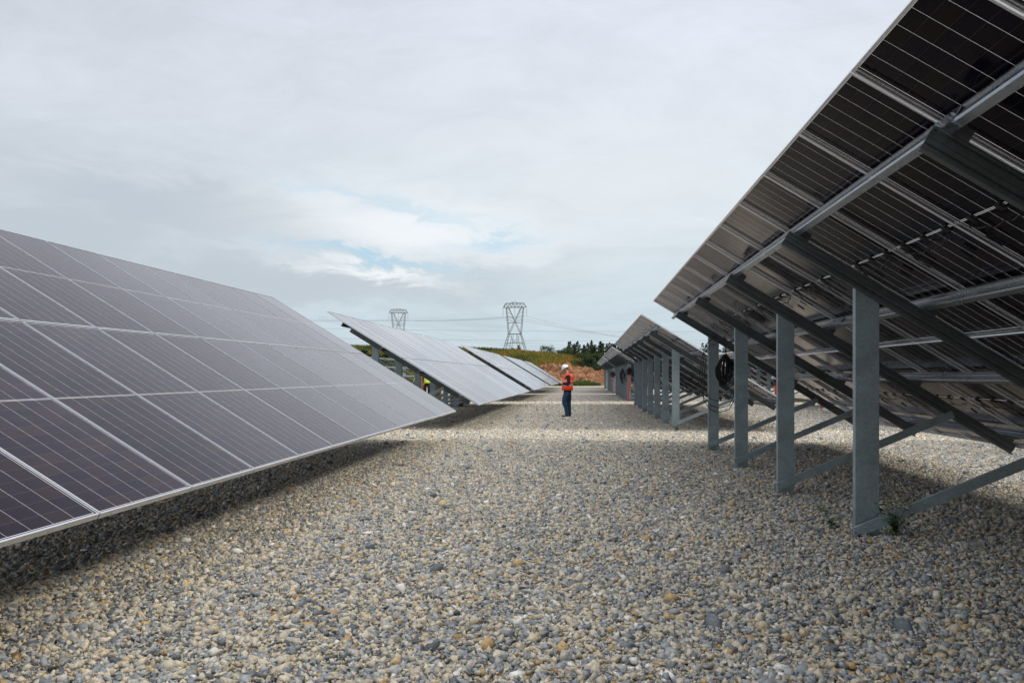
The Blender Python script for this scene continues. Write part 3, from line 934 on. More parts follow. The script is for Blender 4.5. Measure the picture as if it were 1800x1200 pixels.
def person(x, y, z, rz, label, vest, hat, helmet_name='hard_hat', arms='phone', trousers=None):
    Pn = empty('person', (x, y, z), rz); tag(Pn, label, 'person')
    trousers = trousers or M_denim
    # ---- body: one continuous skinned figure with head, hands and fingers
    V_ = [(0, 0, 0.95)]; E_ = []; Rl = [(0.13, 0.10)]
    c1 = chain(V_, E_, Rl, 0, [((0, 0.005, 1.10), (0.125, 0.095)), ((0, -0.015, 1.27), (0.14, 0.105)), ((0, -0.03, 1.40), (0.135, 0.10))])
    nk = chain(V_, E_, Rl, c1, [((0, -0.005, 1.49), 0.058), ((0, 0.035, 1.555), 0.055)])
    hd = chain(V_, E_, Rl, nk, [((0, 0.065, 1.605), (0.062, 0.070)), ((0, 0.075, 1.665), (0.074, 0.088)), ((0, 0.062, 1.725), (0.068, 0.078))])
    hips = {}
    for s_ in (-1, 1):
        fy = 0.06 if s_ < 0 else -0.045
        chain(V_, E_, Rl, 0, [((s_ * 0.095, 0.0, 0.90), 0.088), ((s_ * 0.10, fy * 1.2 + 0.01, 0.70), 0.068), ((s_ * 0.105, fy * 1.5 + 0.03, 0.50), 0.050),
                              ((s_ * 0.105, fy - 0.015, 0.34), 0.052), ((s_ * 0.105, fy - 0.03, 0.10), 0.036), ((s_ * 0.11, fy + 0.02, 0.045), 0.038), ((s_ * 0.115, fy + 0.13, 0.03), 0.028)])
    hands = {}
    for s_ in (-1, 1):
        if arms == 'phone':
            sh = (s_ * 0.185, -0.03, 1.415); el_ = (s_ * 0.235, -0.045, 1.15); wr = (s_ * 0.10, 0.20, 1.165); pm_ = (s_ * 0.075, 0.262, 1.18)
            fd = Vector((-s_ * 0.35, 0.9, 0.12)).normalized()
        else:
            sh = (s_ * 0.185, -0.02, 1.415); el_ = (s_ * 0.225, -0.02, 1.13); wr = (s_ * 0.22, 0.10, 0.92); pm_ = (s_ * 0.215, 0.125, 0.865)
            fd = Vector((0, 0.35, -0.93)).normalized()
        i_p = chain(V_, E_, Rl, c1, [(sh, 0.056), (tuple((Vector(sh) + Vector(el_)) / 2), 0.046), (el_, 0.040), (tuple((Vector(el_) * 0.45 + Vector(wr) * 0.55)), 0.035), (wr, 0.024), (pm_, (0.034, 0.017))])
        hands[s_] = (Vector(pm_), fd)
        side = Vector((0, 0, 1)).cross(fd).normalized() if arms == 'phone' else Vector((0, 1, 0)) - fd * fd.y
        side.normalize(); nrm = fd.cross(side)
        for k, (off, ln) in enumerate(((-0.027, 0.070), (-0.009, 0.078), (0.009, 0.072), (0.026, 0.056))):
            b0 = Vector(pm_) + fd * 0.035 + side * off
            curl = -nrm if nrm.z > 0 else nrm
            curl = curl * (-1 if arms == 'phone' else 1)
            chain(V_, E_, Rl, i_p, [(tuple(b0), 0.0095), (tuple(b0 + fd * ln * 0.45 + curl * 0.008), 0.0085), (tuple(b0 + fd * ln * 0.75 + curl * 0.025), 0.0078)])
        tb = Vector(pm_) - fd * 0.005 + side * (0.033 * s_)
        chain(V_, E_, Rl, i_p, [(tuple(tb), 0.011), (tuple(tb + fd * 0.03 + side * 0.014 * s_ + Vector((0, 0, 0.012))), 0.0095), (tuple(tb + fd * 0.055 + side * 0.004 * s_ + Vector((0, 0, 0.02))), 0.0085)])
    skin_obj('body', V_, E_, Rl, M_skin, Pn, 2)
    # ---- face, tilted down towards the hands
    tilt = Matrix.Rotation(R_(-28), 4, 'X')
    hc_ = Vector((0, 0.072, 1.665))

    def hp(x_, y_, z_): return hc_ + (tilt @ Vector((x_, y_, z_)))
    m = MB()
    nzp = [hp(0, 0.098, 0.022), hp(0, 0.114, -0.006), hp(0, 0.120, -0.018), hp(0, 0.100, -0.03)]
    m.tube(nzp, 0.011, 6, r_end=0.014)
    for s_ in (-1, 1):
        m.tube([hp(s_ * 0.080, 0.0, 0.03), hp(s_ * 0.090, -0.012, 0.012), hp(s_ * 0.084, -0.004, -0.03)], 0.014, 6)
    m.tube([hp(-0.026, 0.094, -0.052), hp(0, 0.101, -0.053), hp(0.026, 0.094, -0.052)], 0.0055, 6)
    m.tube([hp(-0.03, 0.078, -0.085), hp(0, 0.090, -0.089), hp(0.03, 0.078, -0.085)], 0.018, 8)
    m.build('face', M_skin, Pn, True)
    m = MB()
    for s_ in (-1, 1): m.tube([hp(s_ * 0.032, 0.088, 0.018), hp(s_ * 0.032, 0.098, 0.018)], 0.010, 8)
    m.build('eye', M_eye, Pn)
    m = MB()
    m.tube([hp(-0.082, 0.0, 0.03), hp(-0.066, -0.070, 0.015), hp(0, -0.100, 0.0), hp(0.066, -0.070, 0.015), hp(0.082, 0.0, 0.03)], 0.021, 8)
    m.tube([hp(-0.055, -0.075, -0.02), hp(0, -0.092, -0.03), hp(0.055, -0.075, -0.02)], 0.022, 8)
    m.build('hair', M_hair, Pn, True)
    # ---- helmet
    m = MB(); rings = []
    for k in range(8):
        a = k / 7 * math.pi / 2
        rings.append((0.03 + 0.105 * math.sin(a), 0, -0.005, 0.107 * math.cos(a) + 0.001, 0.128 * math.cos(a) + 0.001))
    m.loft([(0.012, 0, -0.005, 0.100, 0.120), (0.022, 0, -0.005, 0.112, 0.134)] + rings, 20)
    b = len(m.v)
    n_ = 15
    for k in range(n_):
        a = math.pi * (0.12 + 0.76 * k / (n_ - 1))
        r2 = 1.0 + 0.42 * math.sin((a - 0.12 * math.pi) / 0.76)
        for (rr, zz_) in ((0.98, 0.026), (r2, 0.010), (r2, 0.005), (0.98, 0.018)):
            m.v.append((math.cos(a) * 0.112 * (1 + (rr - 1) * 0.5), -0.005 + math.sin(a) * 0.130 * rr, zz_))
    for k in range(n_ - 1):
        for q in range(4):
            m.f.append((b + k * 4 + q, b + (k + 1) * 4 + q, b + (k + 1) * 4 + (q + 1) % 4, b + k * 4 + (q + 1) % 4))
    m.tube([(0, -0.10, 0.085), (0, -0.03, 0.135), (0, 0.05, 0.128), (0, 0.10, 0.085)], 0.012, 6)
    ho = m.build(helmet_name, hat, Pn, True); ho.location = hp(0, 0, 0.02); ho.rotation_euler = (R_(-28), 0, 0)
    # ---- clothes
    Vt = [(0, 0, 0.94)]; Et = []; Rt = [(0.168, 0.142)]
    chain(Vt, Et, Rt, 0, [((0, 0.0, 1.04), (0.15, 0.118))])
    for s_ in (-1, 1):
        fy = 0.06 if s_ < 0 else -0.045
        chain(Vt, Et, Rt, 0, [((s_ * 0.098, 0.0, 0.86), 0.122), ((s_ * 0.104, fy * 1.2 + 0.012, 0.69), 0.106), ((s_ * 0.107, fy * 1.5 + 0.03, 0.50), 0.084),
                              ((s_ * 0.107, fy - 0.012, 0.33), 0.070), ((s_ * 0.107, fy - 0.028, 0.13), 0.062), ((s_ * 0.107, fy - 0.03, 0.085), 0.064)])
    skin_obj('trousers', Vt, Et, Rt, trousers, Pn, 2)
    for s_ in (-1, 1):
        fy = 0.06 if s_ < 0 else -0.045
        Vb = [(s_ * 0.11, fy - 0.035, 0.15), (s_ * 0.11, fy - 0.035, 0.06), (s_ * 0.112, fy + 0.05, 0.045), (s_ * 0.116, fy + 0.15, 0.036)]
        skin_obj('boot', Vb, [(0, 1), (1, 2), (2, 3)], [0.056, (0.055, 0.058), (0.050, 0.046), (0.044, 0.036)], M_boot, Pn, 2)
    Vj = [(0, 0.0, 1.0)]; Ej = []; Rj = [(0.168, 0.132)]
    cj = chain(Vj, Ej, Rj, 0, [((0, 0.005, 1.10), (0.160, 0.125)), ((0, -0.012, 1.25), (0.168, 0.132)), ((0, -0.028, 1.39), (0.160, 0.125))])
    chain(Vj, Ej, Rj, cj, [((0, -0.01, 1.48), (0.080, 0.080)), ((0, 0.008, 1.525), (0.070, 0.072))])
    chain(Vj, Ej, Rj, 0, [((0, 0.0, 0.90), (0.172, 0.136))])
    for s_ in (-1, 1):
        if arms == 'phone':
            sh = (s_ * 0.195, -0.03, 1.405); el_ = (s_ * 0.242, -0.05, 1.15); wr = (s_ * 0.115, 0.175, 1.165)
        else:
            sh = (s_ * 0.195, -0.02, 1.405); el_ = (s_ * 0.235, -0.02, 1.13); wr = (s_ * 0.228, 0.09, 0.94)
        chain(Vj, Ej, Rj, cj, [(sh, 0.074), (tuple((Vector(sh) + Vector(el_)) / 2), 0.064), (el_, 0.057), (tuple((Vector(el_) + Vector(wr)) / 2), 0.050), (wr, 0.040)])
    skin_obj('jacket', Vj, Ej, Rj, M_fleece, Pn, 2)
    m = MB()
    rg = [(0.93, 0, 0.004, 0.205, 0.188), (1.02, 0, 0.006, 0.208, 0.192), (1.10, 0, 0.004, 0.200, 0.184), (1.20, 0, -0.012, 0.204, 0.186), (1.30, 0, -0.028, 0.204, 0.186),
          (1.39, 0, -0.036, 0.196, 0.176), (1.45, 0, -0.036, 0.165, 0.150), (1.50, 0, -0.024, 0.110, 0.108)]
    m.loft(rg, 24, cap=False)
    vo = m.build('vest', vest, Pn, True)
    sm = vo.modifiers.new('thick', 'SOLIDIFY'); sm.thickness = 0.008
    return Pn, hands


pz = -0.05 + 0.012
Pn, hands = person(-0.60, 31.0, pz, R_(90), 'man in white hard hat and orange vest standing in the gravel aisle, looking down', M_vest, M_hat)
m = MB(); m.box(-0.055, 0.055, -0.085, 0.085, -0.005, 0.005)
for sx in (-0.055, 0.047): m.box(sx, sx + 0.008, -0.08, 0.08, 0.0052, 0.0062)
ph = m.build('phone', M_phone); ph.location = (-0.60 - 0.315, 31.0, pz + 1.205); ph.rotation_euler = (0, R_(14), R_(90) * 0)
tag(ph, 'dark handset held in front of the man in the orange vest', 'phone')
person(-9.93, 56.0, 0, R_(200), 'worker in yellow-green vest and dark trousers behind the second left table', M_vesty, M_hat, arms='down', trousers=M_fleece)
person(-10.30, 54.5, 0, R_(75), 'worker with orange helmet half hidden by a post behind the second left table', M_vesty, M_hato, arms='down', trousers=M_fleece)

# ------------------------------------------------------------------ hill, dirt bank, vegetation
def pix(u, y):
    """world point seen at photo column u for aisle distance y (used once, to lay out the far landscape)"""
    a = math.atan((u - 900) / 1580) - YAW
    return math.tan(a) * y


def hillz(x, y):
    t = min(1, max(0, (y - 140) / 60)); t = t * t * (3 - 2 * t)
    # crest height falls away to the right
    prof = np.interp(x, [-160, -60, -22, -10, -2, 6, 14, 60], [8.5, 8.0, 7.2, 6.3, 5.3, 3.2, 2.0, 2.0])
    b = max(0.0, 1 - max(0, (y - 330) / 120)) if y > 330 else 1.0
    return float(t * prof * b + 0.5 * noise.noise(Vector((x * 0.06, y * 0.05, 0))) * t)


M_hill, h, out = newmat('rough_pasture')
geo = h.n('ShaderNodeNewGeometry')
a1 = h.noise(geo.outputs['Position'], 0.09, 5, 0.6, 0.5); a2 = h.noise(geo.outputs['Position'], 1.3, 5, 0.7)
c_ = h.ramp(a1, [(0.35, (0.07, 0.085, 0.022)), (0.5, (0.15, 0.13, 0.03)), (0.65, (0.17, 0.10, 0.03))])
c_ = h.mix(1.0, c_, h.ramp(a2, [(0.3, 0.6), (0.7, 1.4)]), 'MULTIPLY')
P = principled(h, out, Roughness=0.95, Specular=0.1); h.l(c_, P.inputs['Base Color'])
hv = []; hf = []
hx = np.linspace(-160, 60, 111); hy = np.linspace(138, 450, 105)
for yy in hy:
    for xx in hx: hv.append((xx, yy, hillz(xx, yy) - 0.02))
for j in range(len(hy) - 1):
    for i in range(len(hx) - 1):
        b = j * len(hx) + i; hf.append((b, b + 1, b + len(hx) + 1, b + len(hx)))
tag(mesh_obj('hill', hv, hf, M_hill, smooth=True), kind='structure')

M_dirt, h, out = newmat('red_earth')
geo = h.n('ShaderNodeNewGeometry')
a1 = h.noise(geo.outputs['Position'], 0.5, 7, 0.7, 1.2); a2 = h.noise(geo.outputs['Position'], 2.5, 6, 0.7, 0.6)
c_ = h.ramp(a1, [(0.32, (0.09, 0.045, 0.026)), (0.5, (0.23, 0.115, 0.062)), (0.68, (0.36, 0.21, 0.12))])
c_ = h.mix(1.0, c_, h.ramp(a2, [(0.38, 0.5), (0.62, 1.3)]), 'MULTIPLY')
P = principled(h, out, Roughness=0.95, Specular=0.1); h.l(c_, P.inputs['Base Color'])
bp = h.n('ShaderNodeBump'); bp.inputs['Strength'].default_value = 1.0; bp.inputs['Distance'].default_value = 0.5
h.l(a2, bp.inputs['Height']); h.l(bp.outputs[0], P.inputs['Normal'])


def dirtz(x, y):
    e = np.interp(x, [-15, -9.5, -7.5, -5.5, -2.5, 0.0, 2.5, 5, 12, 30, 50], [0.0, 1.4, 3.0, 3.5, 3.3, 3.1, 2.4, 1.7, 1.3, 1.2, 0])
    t = min(1, max(0, (y - 135.5) / 11)); t2 = max(0, 1 - max(0, (y - 150) / 12))
    z = e * (t ** 0.8) * t2
    rough = noise.fractal(Vector((x * 0.5, y * 0.35, 2)), 0.8, 2.2, 6) * 0.8 + abs(noise.noise(Vector((x * 1.3, y * 0.3, 8)))) * 0.8 + abs(noise.noise(Vector((x * 0.4, y * 1.2, 3)))) * 0.7 - 0.6
    return z + rough * min(1, z * 0.7) - 0.05


dv = []; df = []
dxs = np.linspace(-15, 50, 200); dys = np.linspace(134, 163, 60)
for yy in dys:
    for xx in dxs: dv.append((xx, yy, dirtz(xx, yy)))
for j in range(len(dys) - 1):
    for i in range(len(dxs) - 1):
        b = j * len(dxs) + i; df.append((b, b + 1, b + len(dxs) + 1, b + len(dxs)))
tag(mesh_obj('dirt_bank', dv, df, M_dirt), kind='structure')

# blades: tall weeds on the hill (yellow, rust, green) and a green strip at the foot of the bank
M_blade = leafmat('tall_weeds', (0.045, 0.065, 0.015), (0.15, 0.145, 0.03), (0.21, 0.105, 0.025), 0.9)
M_green = leafmat('green_strip', (0.035, 0.065, 0.015), (0.09, 0.13, 0.03), None, 0.9)


def blades(name, xy, zf, hmin, hmax, wmin, wmax, mat, label, cat, valf):
    n = len(xy); V = np.zeros((n, 3, 3)); A = np.zeros(n)
    for i, (x, y) in enumerate(xy):
        hh = random.uniform(hmin, hmax); w = random.uniform(wmin, wmax); a = random.uniform(0, math.pi)
        z = zf(x, y) - 0.05; lx = random.uniform(-.3, .3) * hh; ly = random.uniform(-.3, .3) * hh
        V[i] = [(x - math.cos(a) * w, y - math.sin(a) * w, z), (x + math.cos(a) * w, y + math.sin(a) * w, z), (x + lx, y + ly, z + hh)]
        A[i] = valf(x, y)
    me = fast_mesh(name, V.reshape(-1, 3), np.arange(n * 3).reshape(-1, 3), mat, {'leaf': A})
    return tag(link(bpy.data.objects.new(name, me)), label, cat, kind='stuff')


xy = []
while len(xy) < 52000:
    y = 140 + 85 * random.random() ** 0.8; x = random.uniform(-0.26 * y - 4, 12)
    if dirtz(x, y) > hillz(x, y) + 0.05 and y < 160: continue
    xy.append((x, y))
blades('tall_grass', xy, hillz, 0.35, 0.95, 0.05, 0.16, M_blade, 'yellow and rust coloured weeds covering the hill beyond the tables', 'grass',
       lambda x, y: min(1, max(0, 0.5 + 1.5 * noise.noise(Vector((x * 0.13, y * 0.06, 5))) + random.uniform(-.3, .3))))
xy = []
while len(xy) < 9000:
    y = 131 + 6 * random.random(); x = random.uniform(-20, 14)
    if noise.noise(Vector((x * 0.25, y * 0.3, 1))) < -0.05 + (0.25 if -3.6 > x else 0) * 0 + max(0, (x - 0.5) * 0.2): continue
    xy.append((x, y))
blades('green_grass', xy, lambda x, y: max(0, dirtz(x, y)), 0.25, 0.75, 0.04, 0.12, M_green, 'low green grass strip along the foot of the dirt bank', 'grass',
       lambda x, y: random.random())

M_bark = simple('bark', (0.09, 0.07, 0.055), 0.9, 0, 0.3, 3)
M_pine = leafmat('pine_needles', (0.010, 0.022, 0.012), (0.024, 0.042, 0.020), (0.045, 0.065, 0.030), 0.8)
M_broad = leafmat('broad_leaves', (0.018, 0.035, 0.013), (0.042, 0.066, 0.022), (0.075, 0.10, 0.033), 0.8)
M_oran = leafmat('autumn_leaves', (0.14, 0.07, 0.03), (0.28, 0.13, 0.045), (0.34, 0.20, 0.07), 0.8)


def tree(x, y, z, hgt, rad, kind, mat, label, n=2600, name='tree', group='trees beyond the site'):
    rnd = random.Random(int(abs(x * 13 + y * 7 + hgt * 3)))
    Tn_ = empty(name, (x, y, z)); tag(Tn_, label, 'tree' if name != 'bush' else 'bush', group)
    m = MB()
    m.tube([(0, 0, -0.5), (0.05 * hgt * rnd.uniform(-1, 1) * .3, 0, hgt * 0.4), (0, 0, hgt * (0.93 if kind == 'pine' else 0.7))], hgt * 0.022, 7, r_end=hgt * 0.005)
    clumps = []
    if kind == 'pine':
        lv_ = int(9 + hgt * 0.8)
        for k in range(lv_):
            t = k / (lv_ - 1); zz_ = hgt * (0.14 + 0.84 * t); rr = rad * (1 - t) ** 0.8 * rnd.uniform(0.7, 1.1) + 0.12
            nb_ = max(3, int(7 * (1 - t)) + 2)
            for q in range(nb_):
                a = rnd.uniform(0, 6.28); e = rr * rnd.uniform(0.6, 1.05)
                tip = Vector((math.cos(a) * e, math.sin(a) * e, zz_ + e * rnd.uniform(-0.05, 0.3)))
                m.tube([(0, 0, zz_ - 0.1), tuple(tip)], hgt * 0.005, 4, r_end=0.01)
                for w in (0.45, 0.75, 1.0): clumps.append((Vector((0, 0, zz_)).lerp(tip, w), 0.10 * rad + 0.16 * rr, 0.45))
    else:
        for k in range(20):
            a = rnd.uniform(0, 6.28); u = rnd.random() ** 0.5; zz_ = hgt * rnd.uniform(0.28, 0.93)
            prof = math.sin(min(1, max(0.12, (zz_ / hgt - 0.12) / 0.9)) * math.pi) ** 0.6
            c = Vector((math.cos(a) * rad * u * 0.75 * prof, math.sin(a) * rad * u * 0.75 * prof, zz_))
            m.tube([(0, 0, hgt * 0.25), tuple(c)], hgt * 0.008, 4, r_end=0.01)
            clumps.append((c, rad * rnd.uniform(0.22, 0.40), 0.75))
    m.build('trunk', M_bark, Tn_)
    V = []; A = []
    per = max(6, n // len(clumps))
    for (c, r, fl) in clumps:
        tone = rnd.uniform(-0.25, 0.25)
        for q in range(per):
            d = Vector((rnd.gauss(0, 1), rnd.gauss(0, 1), rnd.gauss(0, 1))).normalized() * r * rnd.random() ** 0.4
            p = c + Vector((d.x, d.y, d.z * fl)); s_ = rnd.uniform(0.10, 0.26) * (hgt / 8) ** 0.5
            n1_ = Vector((rnd.gauss(0, 1), rnd.gauss(0, 1), rnd.gauss(0, 1))).normalized(); t1 = n1_.orthogonal().normalized() * s_; t2 = n1_.cross(t1).normalized() * s_ * 0.6
            V += [p - t1, p - t2, p + t1, p + t2]; A.append(min(1, max(0, 0.5 + tone + rnd.uniform(-.35, .35))))
    V = np.array([tuple(v) for v in V])
    me = fast_mesh('crown', V, np.arange(len(V)).reshape(-1, 4), mat, {'leaf': A})
    link(bpy.data.objects.new('crown', me), Tn_)


def tree_at(u, vtop, y, rad, kind, mat, label, base=None, **kw):
    x = pix(u, y); z0 = hillz(x, y) - 0.3 if base is None else base
    ztop = CAMH + (661 - vtop) * (y * 0.9967 - x * math.sin(YAW)) / 1580
    tree(x, y, z0, ztop - z0, rad, kind, mat, label, **kw)


tree_at(962, 609, 270, 3.9, 'round', M_broad, 'broad dark round-topped tree on the hill crest left of the pines, behind the man')
tree_at(990, 612, 262, 2.6, 'round', M_broad, 'dull green low tree right next to the broad round tree on the crest')
tree_at(1003, 614, 250, 2.2, 'round', M_broad, 'small thin tree with open crown between round tree and pines')
tree_at(1011, 611, 240, 1.3, 'pine', M_pine, 'first small pine of the group, above the yellow weeds\' right end')
tree_at(1027, 606, 235, 1.8, 'pine', M_pine, 'slender pine, second from the left in the group')
tree_at(1040, 602, 230, 1.6, 'pine', M_pine, 'narrow pointed pine in the middle of the group')
tree_at(1046, 606, 225, 2.3, 'pine', M_pine, 'bushy pine right of the pointed one')
tree_at(1056, 600, 228, 2.3, 'pine', M_pine, 'tallest dark pine of the group, left of the far tables')
tree_at(1067, 604, 225, 1.6, 'pine', M_pine, 'short pine just left of the third right table\'s top corner')
tree_at(1076, 604, 240, 2.2, 'pine', M_pine, 'pine whose tip shows between the second and third right tables')
tree_at(1092, 610, 245, 2.3, 'pine', M_pine, 'pine peeping under the top edge of the second right table')
tree_at(1024, 622, 190, 3.0, 'round', M_broad, 'dense green bushy tree at the right end of the weedy slope', n=3500)
tree_at(1036, 630, 175, 2.6, 'round', M_pine, 'very dark bush standing directly above the dirt bank', n=3500)
tree_at(1046, 622, 185, 2.8, 'round', M_broad, 'mid green tree below the tallest pine', n=3500)
tree_at(1053, 644, 160, 1.3, 'round', M_broad, 'lighter green shrub at the right end of the dirt bank near the far posts', base=1.0, name='bush')
tree_at(1012, 634, 178, 1.8, 'round', M_broad, 'green shrub at the top left of the dirt bank', name='bush')
tree_at(1064, 632, 170, 2.4, 'round', M_pine, 'dark shrub behind the farthest right table', name='bush')
tree_at(853, 610, 235, 1.3, 'round', M_oran, 'rusty orange bush at the left end of the hill crest', name='bush', n=1400)
tree_at(818, 611, 128, 1.2, 'round', M_oran, 'orange bush showing at the top corner of the third left table', name='bush', n=1400)
tree_at(873, 613, 240, 1.2, 'round', M_pine, 'small dark bush on the crest right of the orange bush', name='bush', n=1000)
tree_at(912, 607, 255, 1.8, 'pine', M_pine, 'dark pine at the foot of the right pylon, right one of the pair', n=1600)
tree_at(900, 612, 255, 1.7, 'round', M_pine, 'low dark tree at the foot of the right pylon, left one of the pair', n=1600)
tree_at(641, 606, 150, 1.5, 'round', M_broad, 'dark green tree left of the first post of the second left table', n=2500, base=0)
tree_at(655, 609, 152, 1.6, 'round', M_broad, 'dark green tree behind the first post of the second left table', n=2500, base=0)
tree_at(678, 617, 120, 1.4, 'round', M_green, 'bright green shrub seen through the bare racks', n=2200, base=0, name='bush')
tree_at(1291, 618, 150, 1.8, 'round', M_broad, 'yellowish tree top seen right of the big cable coil', n=1500, base=0)

# a wood far behind, one mass
xy = []
V = []; A = []
for k in range(240):
    y = random.uniform(285, 345); x = pix(random.uniform(985, 1700), y)
    top = random.uniform(9.0, 13.5)
    for q in range(170):
        t = random.random(); r = 2.6 * (1 - t) ** 0.6
        a = random.uniform(0, 6.28)
        p = np.array([x + math.cos(a) * r * random.random() ** .5, y + math.sin(a) * r, top * t])
        s_ = 0.45
        d1 = rng.normal(size=3); d1 /= np.linalg.norm(d1); d2 = np.cross(d1, rng.normal(size=3)); d2 /= np.linalg.norm(d2)
        V += [p - d1 * s_, p - d2 * s_ * .6, p + d1 * s_, p + d2 * s_ * .6]; A.append(random.random())
me = fast_mesh('woodland', np.array(V), np.arange(len(V)).reshape(-1, 4), M_pine, {'leaf': A})
tag(link(bpy.data.objects.new('woodland', me)), 'dark wood far beyond the tables on the right', 'woodland', kind='stuff')

# ------------------------------------------------------------------ pylons and lines
M_pyl = simple('pylon_steel', (0.07, 0.075, 0.08), 0.6, 0.3, 0.15, 0.5)
M_ins = simple('insulator', (0.16, 0.15, 0.14), 0.4)
M_wire = simple('conductor', (0.10, 0.105, 0.11), 0.6, 0.3, 0.05, 1)


def pylon(x, y, top, rz, sc_, label):
    """portal lattice tower; sizes in metres for sc_=1, arms along local x"""
    Pn_ = empty('pylon', (x, y, 0), rz); tag(Pn_, label, 'pylon', 'lattice pylons on the skyline')
    w = 0.24 * sc_
    zb = top                    # top of bridge
    za = top - 2.0 * sc_        # lower chord of the bridge
    zw = top - 14.9 * sc_       # waist
    hd = 1.5 * sc_              # half depth
    ow, ww = 4.3 * sc_, 3.05 * sc_
    m = MB()

    def bar(a, b, k=1.0): m.bar(a, b, w * k * 0.55)
    # legs below the waist, to the ground
    slope = 0.37
    foot = ww + zw * slope * 0.75
    fd = hd + zw * 0.16
    zs = [zw * f for f in (1.0, 0.80, 0.62, 0.42, 0.2, 0.0)]
    def leg(sx, sy, z):
        t = 1 - z / zw
        return (sx * (ww + (foot - ww) * t), sy * (hd + (fd - hd) * t), z)
    for sx in (-1, 1):
        for sy in (-1, 1): bar(leg(sx, sy, zw), leg(sx, sy, 0), 1.4)
    for i in range(len(zs) - 1):
        z0, z1 = zs[i], zs[i + 1]
        for s_ in (-1, 1):
            bar(leg(-1, s_, z1), leg(1, s_, z1)); bar(leg(s_, -1, z1), leg(s_, 1, z1))
            bar(leg(-1, s_, z0), (0, leg(1, s_, z1)[1], z1), 0.8); bar(leg(1, s_, z0), (0, leg(1, s_, z1)[1], z1), 0.8)
            bar(leg(s_, -1, z0), leg(s_, 1, z1), 0.7); bar(leg(s_, 1, z0), leg(s_, -1, z1), 0.7)
    # inner verticals from the waist down
    for sx in (-0.33, 0.33):
        for sy in (-1, 1): bar((sx * ww, sy * hd, zw), (sx * foot * 0.95, sy * (hd + fd) / 2, zw * 0.45), 1.2)
    for sy in (-1, 1): bar((-ww, sy * hd, zw), (ww, sy * hd, zw), 1.4)
    for sx in (-1, 1): bar((sx * ww, -hd, zw), (sx * ww, hd, zw))
    # the window: outer columns and the big X
    for sx in (-1, 1):
        n_ = 7
        for sy in (-1, 1):
            bar((sx * ww, sy * hd, zw), (sx * ow, sy * hd * 0.55, za), 1.4)
            bar((-sx * ww * 0.95, sy * hd, zw), (sx * ow * 0.72, sy * hd * 0.55, za), 1.3)
        for k in range(n_):
            t0, t1 = k / n_, (k + 1) / n_
            xo0, xo1 = ww + (ow - ww) * t0, ww + (ow - ww) * t1
            xi0 = -ww * .95 + (ow * .72 + ww * .95) * t0; xi1 = -ww * .95 + (ow * .72 + ww * .95) * t1
            z0, z1 = zw + (za - zw) * t0, zw + (za - zw) * t1
            d0, d1 = hd * (1 - .45 * t0), hd * (1 - .45 * t1)
            if k % 2 == 0: bar((sx * xo0, -d0, z0), (sx * xo1, d1, z1), 0.6)
            else: bar((sx * xo0, d0, z0), (sx * xo1, -d1, z1), 0.6)
            if xi1 > 0:
                s2 = 1 if k % 2 else -1
                for sy in (-1, 1): bar((sx * max(xi0, 0), sy * d0, z0), (sx * xo1, sy * d1, z1), 0.6)
        zq = zw + (za - zw) * 0.42
        for sy in (-1, 1): bar((sx * (ww + (ow - ww) * .42), sy * hd * 0.8, zq), (sx * 0.6, sy * hd * 0.8, zq), 0.9)
    m.build('tower', M_pyl, Pn_)
    # bridge with tapered ends
    m = MB(); aw = 5.9 * sc_; tw = 4.4 * sc_; bh = hd * 0.55
    for sy in (-1, 1):
        bar((-tw, sy * bh, zb), (tw, sy * bh, zb), 1.3); bar((-tw, sy * bh, za), (tw, sy * bh, za), 1.5)
        for sx in (-1, 1):
            bar((sx * tw, sy * bh, zb), (sx * aw, 0, za), 1.2); bar((sx * tw, sy * bh, za), (sx * aw, 0, za), 1.3)
            bar((sx * (tw + aw) / 2, sy * bh / 2, (za + zb) / 2), (sx * (tw + aw) / 2, sy * bh / 2, za), 0.8)
        k_ = 10
        for k in range(k_):
            x0 = -tw + 2 * tw * k / k_; x1 = -tw + 2 * tw * (k + 1) / k_
            bar((x0, sy * bh, za if k % 2 else zb), (x1, sy * bh, zb if k % 2 else za), 0.8)
            bar((x0, -sy * bh, za), (x1, sy * bh, za), 0.7); bar((x0, -sy * bh, zb), (x1, sy * bh, zb), 0.7)
    # low peak on the middle
    for sy in (-1, 1):
        for sx in (-1, 1): bar((sx * 2.0 * sc_, sy * bh, zb), (sx * 0.5 * sc_, 0, zb + 0.7 * sc_), 0.9)
    bar((-0.5 * sc_, 0, zb + 0.7 * sc_), (0.5 * sc_, 0, zb + 0.7 * sc_))
    m.build('crossarm', M_pyl, Pn_)
    tips = []
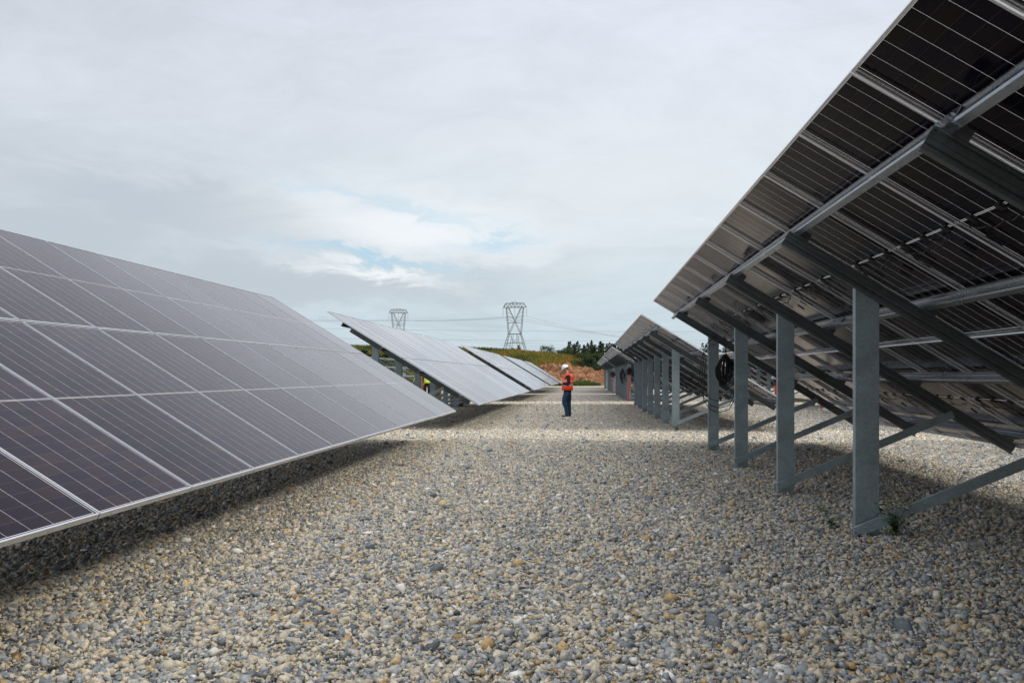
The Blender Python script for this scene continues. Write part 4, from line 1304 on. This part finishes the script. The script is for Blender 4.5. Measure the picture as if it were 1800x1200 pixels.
    for xx in (-aw, 0, aw):
        m = MB()
        zt = za - (0.1 if xx else 0.2) * sc_; L_ = 4.3 * sc_
        m.tube([(xx, 0, zt), (xx, 0, zt - L_)], 0.05 * sc_, 6)
        for k in range(16):
            z = zt - 0.4 * sc_ - (L_ - 0.8 * sc_) * k / 15
            m.tube([(xx, 0, z), (xx, 0, z - 0.08 * sc_)], 0.13 * sc_, 8)
        m.build('insulator', M_ins, Pn_)
        tips.append(Matrix.Rotation(rz, 4, 'Z') @ Vector((xx, 0, zt - L_)) + Vector((x, y, 0)))
    return tips


def zof(v, u, y):
    x = pix(u, y); return CAMH + (661 - v) * (y * math.cos(YAW) - x * math.sin(YAW)) / 1580


t1 = pylon(pix(905, 450), 450, zof(533, 905, 450), R_(-8), 1.03, 'larger lattice pylon standing on the hill crest left of the man')
t2 = pylon(pix(700.5, 520), 520, zof(544, 700, 520), R_(28), 0.97, 'smaller lattice pylon rising behind the second left table')


def wire(a, b, sag, label, r=0.04):
    a = Vector(a); b = Vector(b); m = MB()
    pts = []
    for k in range(25):
        t = k / 24; p = a.lerp(b, t); p.z -= 4 * sag * t * (1 - t); pts.append(p)
    m.tube(pts, r, 4)
    tag(m.build('power_line', M_wire), label, 'power line', 'power lines strung across the sky')


names = ['left', 'middle', 'right']


def W3(u, v, y): return (pix(u, y), y, zof(v, u, y))


for i in range(3):
    wire(t2[i], t1[i], 1.0, f'{names[i]} conductor strung between the two pylons')
    wire(W3(300, (545, 549, 552)[i], 540), t2[i], 2.0, f'{names[i]} conductor running left from the smaller pylon')
    wire(t1[i], W3(1330, (604, 610, 616)[i], 520 + 8 * i), 4.0, f'{names[i]} conductor sloping down to the right from the larger pylon')
# a second line farther away, crossing behind
for i, (va, vm, vb) in enumerate(((566, 590, 613), (570, 595, 618), (573, 601, 622))):
    wire(W3(560, va - 10, 600), W3(1120, vb, 700), 4.0, ('upper', 'middle', 'lower')[i] + ' wire of the slanting trio passing behind the larger pylon', 0.05)
wire(W3(560, 577, 640), W3(1300, 582, 640), 1.0, 'level wire crossing the pylon at mid height', 0.07)
wire(W3(560, 594, 640), W3(1300, 598, 640), 1.0, 'lowest level wire just above the tree tops', 0.07)

S.cycles.max_bounces = 6
S.cycles.transparent_max_bounces = 8
